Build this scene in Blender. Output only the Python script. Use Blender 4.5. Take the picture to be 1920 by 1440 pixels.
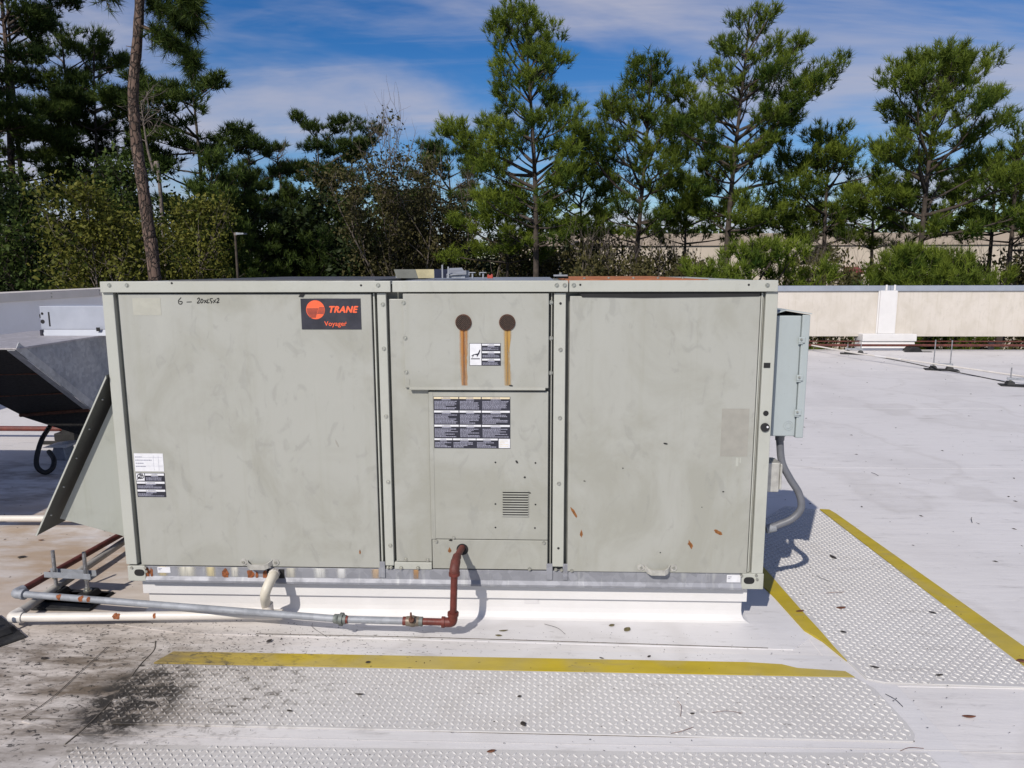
import bpy, math, random
import numpy as np
from mathutils import Vector, Matrix

sc = bpy.context.scene
for o in list(bpy.data.objects):
    bpy.data.objects.remove(o)
rng = random.Random(7)

# ------------------------------------------------------------------ camera
CAM = np.array([1.65335, -2.68638, 1.39392])
YAW, PITCH, ROLL, FPX = -0.03686, -0.15736, -0.00256, 1350.0
_f = np.array([math.sin(YAW)*math.cos(PITCH), math.cos(YAW)*math.cos(PITCH), math.sin(PITCH)])
_r = np.array([math.cos(YAW), -math.sin(YAW), 0.0])
_u = np.cross(_r, _f)
_r, _u = _r*math.cos(ROLL)+_u*math.sin(ROLL), -_r*math.sin(ROLL)+_u*math.cos(ROLL)
cd = bpy.data.cameras.new('camera')
cd.sensor_width = 36.0
cd.lens = FPX/1920*36.0
cd.clip_start, cd.clip_end = 0.05, 5000
cam = bpy.data.objects.new('camera', cd)
sc.collection.objects.link(cam)
M = Matrix.Identity(4)
for i in range(3):
    M[i][0], M[i][1], M[i][2], M[i][3] = _r[i], _u[i], -_f[i], CAM[i]
cam.matrix_world = M
sc.camera = cam
sc.render.resolution_x, sc.render.resolution_y = 1024, 768

# ------------------------------------------------------------------ world and sun
SUN_EL = math.radians(39.0)
SUN_DIR = Vector((0.410*math.cos(SUN_EL), 0.912*math.cos(SUN_EL), -math.sin(SUN_EL))).normalized()  # travel
w = bpy.data.worlds.new('World')
sc.world = w
w.use_nodes = True
nt = w.node_tree
nt.nodes.clear()
def N(nt, typ, **kw):
    n = nt.nodes.new(typ)
    for k, v in kw.items():
        if k.startswith('i_'):
            k = k[2:]
            key = int(k) if k.isdigit() else k.replace('_', ' ')
            n.inputs[key].default_value = v
        else:
            setattr(n, k, v)
    return n
def L(nt, a, ao, b, bi):
    nt.links.new(a.outputs[ao], b.inputs[bi])
sky = N(nt, 'ShaderNodeTexSky', sky_type='NISHITA', sun_disc=False, sun_elevation=SUN_EL,
        sun_rotation=math.radians(203.8), altitude=0, air_density=1.0, dust_density=0.2, ozone_density=3.0)
hsv = N(nt, 'ShaderNodeHueSaturation', i_Hue=0.512, i_Saturation=1.42, i_Value=0.98)
L(nt, sky, 0, hsv, 'Color')
tc = N(nt, 'ShaderNodeTexCoord')
sep = N(nt, 'ShaderNodeSeparateXYZ'); L(nt, tc, 'Generated', sep, 0)
za = N(nt, 'ShaderNodeMath', operation='ADD', i_1=0.16); L(nt, sep, 2, za, 0)
zm = N(nt, 'ShaderNodeMath', operation='MAXIMUM', i_1=0.05); L(nt, za, 0, zm, 0)
dx = N(nt, 'ShaderNodeMath', operation='DIVIDE'); L(nt, sep, 0, dx, 0); L(nt, zm, 0, dx, 1)
dy = N(nt, 'ShaderNodeMath', operation='DIVIDE'); L(nt, sep, 1, dy, 0); L(nt, zm, 0, dy, 1)
cmb = N(nt, 'ShaderNodeCombineXYZ'); L(nt, dx, 0, cmb, 0); L(nt, dy, 0, cmb, 1)
mp = N(nt, 'ShaderNodeMapping'); L(nt, cmb, 0, mp, 0)
mp.inputs['Rotation'].default_value = (0, 0, math.radians(-14))
mp.inputs['Scale'].default_value = (0.55, 1.0, 1)
mp.inputs['Location'].default_value = (1.9, 0.35, 0)
n1 = N(nt, 'ShaderNodeTexNoise', i_Scale=0.95, i_Detail=6.0, i_Roughness=0.56, i_Distortion=0.35); L(nt, mp, 0, n1, 'Vector')
mp2 = N(nt, 'ShaderNodeMapping'); L(nt, cmb, 0, mp2, 0)
mp2.inputs['Rotation'].default_value = (0, 0, math.radians(-22))
mp2.inputs['Scale'].default_value = (0.5, 2.6, 1)
n2 = N(nt, 'ShaderNodeTexNoise', i_Scale=1.6, i_Detail=7.0, i_Roughness=0.62, i_Distortion=0.5); L(nt, mp2, 0, n2, 'Vector')
r1 = N(nt, 'ShaderNodeMapRange', i_1=0.41, i_2=0.64, i_3=0.0, i_4=0.78, interpolation_type='SMOOTHSTEP'); L(nt, n1, 0, r1, 0)
r2 = N(nt, 'ShaderNodeMapRange', i_1=0.45, i_2=0.75, i_3=0.0, i_4=0.30, interpolation_type='SMOOTHSTEP'); L(nt, n2, 0, r2, 0)
ca = N(nt, 'ShaderNodeMath', operation='ADD', use_clamp=True); L(nt, r1, 0, ca, 0); L(nt, r2, 0, ca, 1)
cl = N(nt, 'ShaderNodeMix', data_type='RGBA'); cl.inputs['B'].default_value = (5.2, 5.25, 6.3, 1)
L(nt, ca, 0, cl, 'Factor'); L(nt, hsv, 0, cl, 'A')
bg = N(nt, 'ShaderNodeBackground', i_Strength=0.10); L(nt, cl, 'Result', bg, 0)
wo = N(nt, 'ShaderNodeOutputWorld'); L(nt, bg, 0, wo, 0)

sl = bpy.data.lights.new('sun', 'SUN')
sl.energy = 4.5; sl.angle = math.radians(0.53); sl.color = (1.0, 0.94, 0.85)
sun = bpy.data.objects.new('sun', sl)
sun.rotation_euler = SUN_DIR.to_track_quat('-Z', 'Y').to_euler()
sun.location = (-6, -12, 12)
sc.collection.objects.link(sun)
vs = sc.view_settings
vs.view_transform = 'Standard'; vs.look = 'None'; vs.exposure = -0.14; vs.gamma = 1.0
vs.use_curve_mapping = False
sc.cycles.max_bounces = 4
sc.cycles.diffuse_bounces = 2
sc.cycles.transmission_bounces = 3
sc.cycles.transparent_max_bounces = 5

# ------------------------------------------------------------------ pixels to places
def _ray(px, py):
    return _f + _r*(px-960)/FPX - _u*(py-720)/FPX
def _on(px, py, ax, val):
    d = _ray(px, py)
    return Vector(CAM + d*((val-CAM[ax])/d[ax]))
def FX(px, py, x): return _on(px, py, 0, x)
def FY(px, py, y=0.0): return _on(px, py, 1, y)
def FZ(px, py, z=0.0): return _on(px, py, 2, z)

# ------------------------------------------------------------------ mesh helpers
ORG = {}
def link(o):
    sc.collection.objects.link(o); return o
def tag(o, label=None, cat=None, group=None, kind=None):
    if label: o['label'] = label
    if cat: o['category'] = cat
    if group: o['group'] = group
    if kind: o['kind'] = kind
    return o
def thing(name, loc, label, cat, group=None):
    o = bpy.data.objects.new(name, None)
    o.empty_display_size = 0.1
    o.location = loc
    link(o); ORG[o.name] = Vector(loc)
    return tag(o, label, cat, group)
def frame_of(t):
    t = t.normalized()
    a = Vector((0, 0, 1)) if abs(t.z) < 0.9 else Vector((1, 0, 0))
    s = t.cross(a).normalized()
    return s, s.cross(t).normalized()
class MB:
    def __init__(s): s.v, s.f, s.sm = [], [], []
    def add(s, vs, fs, smooth=False):
        b = len(s.v)
        s.v += [tuple(v) for v in vs]
        s.f += [tuple(i+b for i in f) for f in fs]
        s.sm += [smooth]*len(fs)
        return s
    def box(s, x0, x1, y0, y1, z0, z1):
        vs = [(x, y, z) for z in (z0, z1) for y in (y0, y1) for x in (x0, x1)]
        return s.add(vs, [(0, 2, 3, 1), (4, 5, 7, 6), (0, 1, 5, 4), (2, 6, 7, 3), (0, 4, 6, 2), (1, 3, 7, 5)])
    def prism(s, poly, d):
        """poly: list of 3-D points (planar), d: extrusion vector"""
        n = len(poly); p = [Vector(q) for q in poly]; d = Vector(d)
        nrm = Vector((0, 0, 0))
        for i in range(n):
            nrm += (p[i]-p[0]).cross(p[(i+1) % n]-p[0])
        if nrm.dot(d) > 0: p.reverse()
        vs = p+[q+d for q in p]
        fs = [tuple(range(n)), tuple(range(2*n-1, n-1, -1))]
        fs += [((i+1) % n, i, i+n, (i+1) % n+n) for i in range(n)]
        return s.add(vs, fs)
    def tube(s, path, r, n=12, caps=True):
        path = [Vector(p) for p in path]
        rs = r if isinstance(r, (list, tuple)) else [r]*len(path)
        vs, fs = [], []
        m = len(path)
        side = None
        for i, p in enumerate(path):
            t = (path[min(i+1, m-1)]-path[max(i-1, 0)])
            if t.length < 1e-9: t = Vector((0, 0, 1))
            t.normalize()
            if side is None: side, up = frame_of(t)
            else:
                side = (side-t*side.dot(t))
                side = side.normalized() if side.length > 1e-5 else frame_of(t)[0]
                up = side.cross(t).normalized()
            for k in range(n):
                a = 2*math.pi*k/n
                vs.append(p+(side*math.cos(a)+up*math.sin(a))*rs[i])
        for i in range(m-1):
            for k in range(n):
                a, b = i*n+k, i*n+(k+1) % n
                fs.append((a, a+n, b+n, b))
        s.add(vs, fs, True)
        if caps:
            s.add(vs[:n], [tuple(range(n))]); s.add(vs[-n:], [tuple(range(n-1, -1, -1))])
        return s
    def cyl(s, p0, p1, r, n=14): return s.tube([p0, p1], r, n)
    def build(s, name, mat, parent=None, origin=None, bevel=0.0, seg=2):
        org = ORG[parent.name] if parent is not None else Vector(origin if origin is not None else (0, 0, 0))
        me = bpy.data.meshes.new(name)
        me.from_pydata([(a-org.x, b-org.y, c-org.z) for a, b, c in s.v], [], s.f)
        me.polygons.foreach_set('use_smooth', s.sm)
        me.materials.append(mat)
        me.update()
        o = link(bpy.data.objects.new(name, me))
        if parent is not None: o.parent = parent
        else: o.location = org
        ORG[o.name] = org
        if bevel > 0:
            b = o.modifiers.new('bevel', 'BEVEL')
            b.width = bevel; b.segments = seg; b.limit_method = 'ANGLE'; b.angle_limit = 0.6
        return o
def smooth_path(pts, n=8):
    """Catmull-Rom"""
    P = [Vector(p) for p in pts]
    P = [P[0]*2-P[1]]+P+[P[-1]*2-P[-2]]
    out = []
    for i in range(1, len(P)-2):
        for k in range(n):
            t = k/n
            a, b, c, d = P[i-1], P[i], P[i+1], P[i+2]
            out.append(0.5*((2*b)+(c-a)*t+(2*a-5*b+4*c-d)*t*t+(3*b-a-3*c+d)*t**3))
    out.append(P[-2])
    return out
def copy_tree(o, parent=None):
    c = o.copy(); link(c); c.parent = parent
    ORG[c.name] = ORG.get(o.name, Vector((0, 0, 0)))
    for ch in list(o.children): copy_tree(ch, c)
    return c

# ------------------------------------------------------------------ materials
def newmat(name):
    m = bpy.data.materials.new(name); m.use_nodes = True
    nt = m.node_tree; nt.nodes.clear()
    out = N(nt, 'ShaderNodeOutputMaterial'); b = N(nt, 'ShaderNodeBsdfPrincipled')
    L(nt, b, 0, out, 0)
    return m, nt, b
def c4(c, k=1.0): return (c[0]*k, c[1]*k, c[2]*k, 1)
def noise_fac(nt, coord, scale, lo, hi, detail=5.0, rough=0.6, stretch=(1, 1, 1), rot=(0, 0, 0), dist=0.0):
    m = N(nt, 'ShaderNodeMapping'); m.inputs['Scale'].default_value = stretch; m.inputs['Rotation'].default_value = rot
    L(nt, coord[0], coord[1], m, 0)
    n = N(nt, 'ShaderNodeTexNoise', i_Scale=scale, i_Detail=detail, i_Roughness=rough, i_Distortion=dist); L(nt, m, 0, n, 'Vector')
    r = N(nt, 'ShaderNodeMapRange', i_1=lo, i_2=hi, interpolation_type='SMOOTHSTEP'); L(nt, n, 0, r, 0)
    return r, n
def mixc(nt, fac, a, b, blend='MIX', k=None):
    m = N(nt, 'ShaderNodeMix', data_type='RGBA', blend_type=blend)
    if isinstance(fac, (int, float)): m.inputs['Factor'].default_value = fac
    else:
        if k is not None:
            mu = N(nt, 'ShaderNodeMath', operation='MULTIPLY', i_1=k, use_clamp=True); L(nt, fac[0], fac[1], mu, 0); fac = (mu, 0)
        L(nt, fac[0], fac[1], m, 'Factor')
    for key, v in (('A', a), ('B', b)):
        if isinstance(v[0], (int, float)): m.inputs[key].default_value = c4(v)
        else: L(nt, v[0], v[1], m, key)
    return (m, 'Result')
def simple(name, col, rough=0.6, metal=0.0, var=0.18, scale=12.0, bump=0.0, bscale=60.0, dirt=None, dirt_amt=0.5, spec=0.5):
    m, nt, b = newmat(name)
    tc = N(nt, 'ShaderNodeTexCoord'); co = (tc, 'Object')
    r, _ = noise_fac(nt, co, scale, 0.3, 0.7)
    c = mixc(nt, (r, 0), tuple(x*(1-var) for x in col), tuple(min(1, x*(1+var)) for x in col))
    if dirt:
        r2, _ = noise_fac(nt, co, scale*0.45, 0.52, 0.72, 8, 0.7)
        c = mixc(nt, (r2, 0), c, dirt, k=dirt_amt)
    L(nt, c[0], c[1], b, 'Base Color')
    rr, _ = noise_fac(nt, co, scale*2, 0.2, 0.8)
    mr = N(nt, 'ShaderNodeMapRange', i_3=max(0.05, rough-0.1), i_4=min(1, rough+0.12)); L(nt, rr, 0, mr, 0)
    L(nt, mr, 0, b, 'Roughness')
    b.inputs['Metallic'].default_value = metal
    b.inputs['Specular IOR Level'].default_value = spec
    if bump:
        _, bn = noise_fac(nt, co, bscale, 0, 1)
        bp = N(nt, 'ShaderNodeBump', i_Strength=bump, i_Distance=0.004); L(nt, bn, 0, bp, 'Height'); L(nt, bp, 0, b, 'Normal')
    return m

def grime(nt, base, geo, strength=1.0):
    """dirt lying on the roof, laid out in world metres: base is a colour or socket"""
    co = (geo, 'Position')
    sp = N(nt, 'ShaderNodeSeparateXYZ'); L(nt, geo, 'Position', sp, 0)
    def ell(cx, cy, rx, ry, p0=0.0, p1=1.0):
        a = N(nt, 'ShaderNodeMath', operation='SUBTRACT', i_1=cx); L(nt, sp, 0, a, 0)
        a2 = N(nt, 'ShaderNodeMath', operation='DIVIDE', i_1=rx); L(nt, a, 0, a2, 0)
        b_ = N(nt, 'ShaderNodeMath', operation='SUBTRACT', i_1=cy); L(nt, sp, 1, b_, 0)
        b2 = N(nt, 'ShaderNodeMath', operation='DIVIDE', i_1=ry); L(nt, b_, 0, b2, 0)
        cc = N(nt, 'ShaderNodeCombineXYZ'); L(nt, a2, 0, cc, 0); L(nt, b2, 0, cc, 1)
        ln = N(nt, 'ShaderNodeVectorMath', operation='LENGTH'); L(nt, cc, 0, ln, 0)
        mr = N(nt, 'ShaderNodeMapRange', i_1=1.0, i_2=0.25, i_3=p0, i_4=p1, interpolation_type='SMOOTHSTEP'); L(nt, ln, 'Value', mr, 0)
        return mr
    def mul(a, b_):
        m = N(nt, 'ShaderNodeMath', operation='MULTIPLY', use_clamp=True); L(nt, a, 0, m, 0); L(nt, b_, 0, m, 1); return m
    def addn(a, b_):
        m = N(nt, 'ShaderNodeMath', operation='ADD', use_clamp=True); L(nt, a, 0, m, 0); L(nt, b_, 0, m, 1); return m
    # broad faint soiling everywhere
    big, _ = noise_fac(nt, co, 1.1, 0.42, 0.78, 5, 0.6)
    c = mixc(nt, (big, 0), base, (0.36, 0.34, 0.33), k=0.30*strength)
    strk, _ = noise_fac(nt, co, 6.0, 0.56, 0.78, 5, 0.65, (0.45, 2.6, 1), (0, 0, 0.12))
    c = mixc(nt, (strk, 0), c, (0.22, 0.20, 0.19), k=0.48*strength)
    ring, rn = noise_fac(nt, co, 0.55, 0.0, 1.0, 4, 0.5)
    sb_ = N(nt, 'ShaderNodeMath', operation='SUBTRACT', i_1=0.52); L(nt, rn, 0, sb_, 0)
    ab_ = N(nt, 'ShaderNodeMath', operation='ABSOLUTE'); L(nt, sb_, 0, ab_, 0)
    rl = N(nt, 'ShaderNodeMapRange', i_1=0.022, i_2=0.0, interpolation_type='SMOOTHSTEP'); L(nt, ab_, 0, rl, 0)
    c = mixc(nt, (rl, 0), c, (0.34, 0.31, 0.28), k=0.16*strength)
    ft, _ = noise_fac(nt, co, 14.0, 0.58, 0.72, 5, 0.7, (0.5, 1.8, 1), (0, 0, -0.15), 0.4)
    c = mixc(nt, (ft, 0), c, (0.20, 0.185, 0.17), k=0.30*strength)
    # tan wash at the left, behind the pipes
    e0 = ell(-0.95, 0.75, 1.7, 1.15); nb, _ = noise_fac(nt, co, 3.2, 0.28, 0.62, 5, 0.6, (0.7, 1.7, 1))
    c = mixc(nt, (mul(e0, nb), 0), c, (0.40, 0.30, 0.21), k=0.95*strength)
    e00 = ell(-1.8, 1.9, 1.3, 1.0); nb0, _ = noise_fac(nt, co, 3.6, 0.40, 0.68, 5, 0.66, (0.7, 1.7, 1), (0, 0, 0.3))
    c = mixc(nt, (mul(e00, nb0), 0), c, (0.17, 0.13, 0.10), k=0.85*strength)
    e01 = ell(-0.3, -0.3, 1.6, 1.3)
    c = mixc(nt, (e01, 0), c, (0.93, 0.865, 0.79), 'MULTIPLY', k=0.85*strength)
    # brown-black growth round the left end of the tread mat
    e1 = ell(-0.06, -0.50, 0.98, 0.66)
    n_soft, _ = noise_fac(nt, co, 5.0, 0.34, 0.66, 6, 0.74, (0.5, 2.1, 1), (0, 0, 0.75), 0.3)
    c = mixc(nt, (mul(e1, n_soft), 0), c, (0.14, 0.108, 0.078), k=1.0*strength)
    n_spk, _ = noise_fac(nt, co, 40.0, 0.54, 0.64, 6, 0.7, (0.85, 1.3, 1), (0, 0, 0.6), 0.6)
    c = mixc(nt, (mul(e1, n_spk), 0), c, (0.035, 0.03, 0.025), k=1.2*strength)
    e2 = ell(0.33, -0.56, 0.22, 0.28)
    n_bl, _ = noise_fac(nt, co, 17.0, 0.40, 0.56, 6, 0.75, (0.8, 1.4, 1), (0, 0, 0.5), 0.5)
    c = mixc(nt, (e2, 0), c, (0.13, 0.10, 0.075), k=0.5*strength)
    c = mixc(nt, (mul(e2, n_bl), 0), c, (0.024, 0.020, 0.017), k=1.6*strength)
    e5 = ell(0.55, -0.5, 0.6, 0.4); n_5, _ = noise_fac(nt, co, 26.0, 0.50, 0.66, 5, 0.72, (0.8, 1.4, 1), (0, 0, 0.5), 0.5)
    c = mixc(nt, (mul(e5, n_5), 0), c, (0.07, 0.058, 0.045), k=0.9*strength)
    # specks along the front skirt and the yellow line
    e3 = ell(0.75, -0.2, 1.0, 0.16); n_s2, _ = noise_fac(nt, co, 55.0, 0.60, 0.68, 5, 0.62, (0.6, 1.6, 1), (0, 0, 0.35))
    c = mixc(nt, (mul(e3, n_s2), 0), c, (0.05, 0.045, 0.04), k=1.1*strength)
    e4 = ell(1.7, -0.35, 2.4, 0.8); n_s3, _ = noise_fac(nt, co, 30.0, 0.66, 0.73, 6, 0.62, (0.5, 1.4, 1), (0, 0, 0.3))
    c = mixc(nt, (mul(e4, n_s3), 0), c, (0.09, 0.08, 0.07), k=0.9*strength)
    return c

def membrane(name, base, rough=0.55, bump=0.35, strength=1.0, worn=None):
    m, nt, b = newmat(name)
    geo = N(nt, 'ShaderNodeNewGeometry')
    if worn:
        f1, _ = noise_fac(nt, (geo, 'Position'), 9.0, 0.35, 0.7, 7, 0.65, (0.6, 1.5, 1))
        base = mixc(nt, (f1, 0), base, tuple(x*0.78 for x in base), k=0.8)
        f2, _ = noise_fac(nt, (geo, 'Position'), 60.0, 0.66, 0.74, 6, 0.7, (0.6, 1.5, 1))
        base = mixc(nt, (f2, 0), base, worn, k=0.55)
    c = grime(nt, base, geo, strength)
    L(nt, c[0], c[1], b, 'Base Color')
    b.inputs['Roughness'].default_value = rough
    _, bn = noise_fac(nt, (geo, 'Position'), 5.0, 0, 1, 7, 0.6, (0.35, 2.4, 1), (0, 0, 0.1))
    _, bf = noise_fac(nt, (geo, 'Position'), 90.0, 0, 1, 3)
    bp = N(nt, 'ShaderNodeBump', i_Strength=bump, i_Distance=0.012); L(nt, bn, 0, bp, 'Height')
    bp2 = N(nt, 'ShaderNodeBump', i_Strength=bump*0.4, i_Distance=0.002); L(nt, bf, 0, bp2, 'Height'); L(nt, bp, 0, bp2, 'Normal')
    L(nt, bp2, 0, b, 'Normal')
    return m

def paint(name, col, smudge=0.22, streak=0.16, rough=0.5):
    """aged enamel on sheet metal: wipe marks, chalky blotches, faint runs"""
    m, nt, b = newmat(name)
    tc = N(nt, 'ShaderNodeTexCoord'); co = (tc, 'Object')
    a, _ = noise_fac(nt, co, 3.2, 0.40, 0.66, 8, 0.62, (1, 1, 0.8), (0, 0.5, 0), 0.6)
    c = mixc(nt, (a, 0), tuple(x*1.03 for x in col), tuple(x*0.84*k for x, k in zip(col, (1.0, 0.99, 0.94))), k=smudge*3.2)
    a2, _ = noise_fac(nt, co, 16.0, 0.56, 0.68, 6, 0.55, (1.0, 1, 0.55), (0, 0.7, 0), 1.2)
    c = mixc(nt, (a2, 0), c, tuple(x*0.74 for x in col), k=smudge*1.6)
    a3, _ = noise_fac(nt, co, 9.0, 0.5, 0.8, 6, 0.6, (3.5, 1, 0.16))
    c = mixc(nt, (a3, 0), c, (col[0]*0.80, col[1]*0.79, col[2]*0.70), k=streak*2)
    a4, _ = noise_fac(nt, co, 7.0, 0.55, 0.8, 6, 0.6, (1, 1, 0.7), (0, -0.6, 0), 0.8)
    c = mixc(nt, (a4, 0), c, tuple(min(1, x*1.16) for x in col), k=0.4)
    a5, _ = noise_fac(nt, co, 150.0, 0.72, 0.78, 2, 0.5)
    c = mixc(nt, (a5, 0), c, tuple(x*0.45 for x in col), k=0.5)
    L(nt, c[0], c[1], b, 'Base Color')
    mr = N(nt, 'ShaderNodeMapRange', i_3=rough-0.08, i_4=rough+0.2); L(nt, a, 0, mr, 0); L(nt, mr, 0, b, 'Roughness')
    _, bn = noise_fac(nt, co, 2.2, 0, 1, 3, 0.5)
    bp = N(nt, 'ShaderNodeBump', i_Strength=0.25, i_Distance=0.012); L(nt, bn, 0, bp, 'Height'); L(nt, bp, 0, b, 'Normal')
    return m

def galvanised(name, col=(0.36, 0.37, 0.40), rough=0.45, metal=0.55, runs=0.5):
    m, nt, b = newmat(name)
    tc = N(nt, 'ShaderNodeTexCoord'); co = (tc, 'Object')
    mp = N(nt, 'ShaderNodeMapping'); L(nt, tc, 'Object', mp, 0)
    v = N(nt, 'ShaderNodeTexVoronoi', i_Scale=38.0); L(nt, mp, 0, v, 'Vector')
    hs = N(nt, 'ShaderNodeSeparateColor'); L(nt, v, 'Color', hs, 0)
    mr0 = N(nt, 'ShaderNodeMapRange', i_3=0.0, i_4=1.0); L(nt, hs, 0, mr0, 0)
    c = mixc(nt, (mr0, 0), tuple(x*0.86 for x in col), tuple(x*1.12 for x in col))
    a, _ = noise_fac(nt, co, 6.0, 0.45, 0.75, 7, 0.65)
    c = mixc(nt, (a, 0), c, tuple(x*0.66 for x in col), k=0.6)
    if runs:
        a3, _ = noise_fac(nt, co, 8.0, 0.56, 0.72, 6, 0.6, (4.0, 1, 0.5))
        c = mixc(nt, (a3, 0), c, (0.55, 0.56, 0.55), k=runs)
    L(nt, c[0], c[1], b, 'Base Color')
    b.inputs['Metallic'].default_value = metal
    mr = N(nt, 'ShaderNodeMapRange', i_3=rough-0.08, i_4=rough+0.18); L(nt, a, 0, mr, 0); L(nt, mr, 0, b, 'Roughness')
    return m

def decal(name, col, rough=0.7, core=None, mode='streak'):
    """a stain soaked into the paint: opaque in the middle, ragged at the rim"""
    m, nt, b = newmat(name)
    tc = N(nt, 'ShaderNodeTexCoord'); sp = N(nt, 'ShaderNodeSeparateXYZ'); L(nt, tc, 'Generated', sp, 0)
    a = N(nt, 'ShaderNodeMath', operation='SUBTRACT', i_1=0.5); L(nt, sp, 0, a, 0)
    a2 = N(nt, 'ShaderNodeMath', operation='ABSOLUTE'); L(nt, a, 0, a2, 0)
    edge = N(nt, 'ShaderNodeMapRange', i_1=0.5, i_2=0.12, interpolation_type='SMOOTHSTEP'); L(nt, a2, 0, edge, 0)
    nz, nn = noise_fac(nt, (tc, 'Object'), 30.0, 0.12, 0.55, 6, 0.65, (2.5, 1, 0.35))
    fade = N(nt, 'ShaderNodeMapRange', i_1=-0.1, i_2=0.9, i_3=0.55, i_4=1.0); L(nt, sp, 2, fade, 0)
    mu = N(nt, 'ShaderNodeMath', operation='MULTIPLY'); L(nt, edge, 0, mu, 0); L(nt, nz, 0, mu, 1)
    mu2 = N(nt, 'ShaderNodeMath', operation='MULTIPLY', use_clamp=True); L(nt, mu, 0, mu2, 0); L(nt, fade, 0, mu2, 1)
    if core:
        cr = N(nt, 'ShaderNodeMapRange', i_1=0.16, i_2=0.02); L(nt, a2, 0, cr, 0)
        c = mixc(nt, (cr, 0), col, core, k=0.9); L(nt, c[0], c[1], b, 'Base Color')
    else: b.inputs['Base Color'].default_value = c4(col)
    b.inputs['Roughness'].default_value = rough
    tr = N(nt, 'ShaderNodeBsdfTransparent'); mx = N(nt, 'ShaderNodeMixShader')
    L(nt, mu2, 0, mx, 0); L(nt, tr, 0, mx, 1); L(nt, b, 0, mx, 2)
    out = [n for n in nt.nodes if n.type == 'OUTPUT_MATERIAL'][0]
    L(nt, mx, 0, out, 0)
    return m

def foliage(name, dark, light, trans=0.25, rough=0.55):
    m, nt, b = newmat(name)
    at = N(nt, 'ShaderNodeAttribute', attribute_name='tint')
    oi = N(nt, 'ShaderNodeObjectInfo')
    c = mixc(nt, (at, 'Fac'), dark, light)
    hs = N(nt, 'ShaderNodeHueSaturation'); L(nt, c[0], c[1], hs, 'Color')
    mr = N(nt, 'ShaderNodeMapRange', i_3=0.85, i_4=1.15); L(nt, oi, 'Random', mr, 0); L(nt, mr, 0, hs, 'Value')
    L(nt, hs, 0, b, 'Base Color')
    b.inputs['Roughness'].default_value = rough
    b.inputs['Specular IOR Level'].default_value = 0.12
    t = N(nt, 'ShaderNodeBsdfTranslucent'); L(nt, hs, 0, t, 0)
    mx = N(nt, 'ShaderNodeMixShader'); mx.inputs[0].default_value = trans
    L(nt, b, 0, mx, 1); L(nt, t, 0, mx, 2)
    out = [n for n in nt.nodes if n.type == 'OUTPUT_MATERIAL'][0]
    L(nt, mx, 0, out, 0)
    return m

def bark_mat():
    m, nt, b = newmat('pine_bark')
    tc = N(nt, 'ShaderNodeTexCoord'); mp = N(nt, 'ShaderNodeMapping'); mp.inputs['Scale'].default_value = (1, 1, 0.5)
    L(nt, tc, 'Object', mp, 0)
    nz = N(nt, 'ShaderNodeTexNoise', i_Scale=6.0, i_Detail=4.0); L(nt, mp, 0, nz, 'Vector')
    ad = N(nt, 'ShaderNodeMix', data_type='RGBA', blend_type='LINEAR_LIGHT'); ad.inputs['Factor'].default_value = 0.12
    L(nt, mp, 0, ad, 'A'); L(nt, nz, 'Color', ad, 'B')
    v = N(nt, 'ShaderNodeTexVoronoi', feature='DISTANCE_TO_EDGE', i_Scale=11.0); L(nt, ad, 'Result', v, 'Vector')
    r = N(nt, 'ShaderNodeMapRange', i_1=0.0, i_2=0.16); L(nt, v, 'Distance', r, 0)
    v2 = N(nt, 'ShaderNodeTexVoronoi', i_Scale=11.0); L(nt, ad, 'Result', v2, 'Vector')
    sp = N(nt, 'ShaderNodeSeparateColor'); L(nt, v2, 'Color', sp, 0)
    c = mixc(nt, (sp, 0), (0.095, 0.060, 0.046), (0.185, 0.125, 0.098))
    c2 = mixc(nt, (r, 0), (0.030, 0.022, 0.019), c)
    L(nt, c2[0], c2[1], b, 'Base Color'); b.inputs['Roughness'].default_value = 0.92
    bp = N(nt, 'ShaderNodeBump', i_Strength=1.0, i_Distance=0.03); L(nt, r, 0, bp, 'Height'); L(nt, bp, 0, b, 'Normal')
    return m

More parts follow.
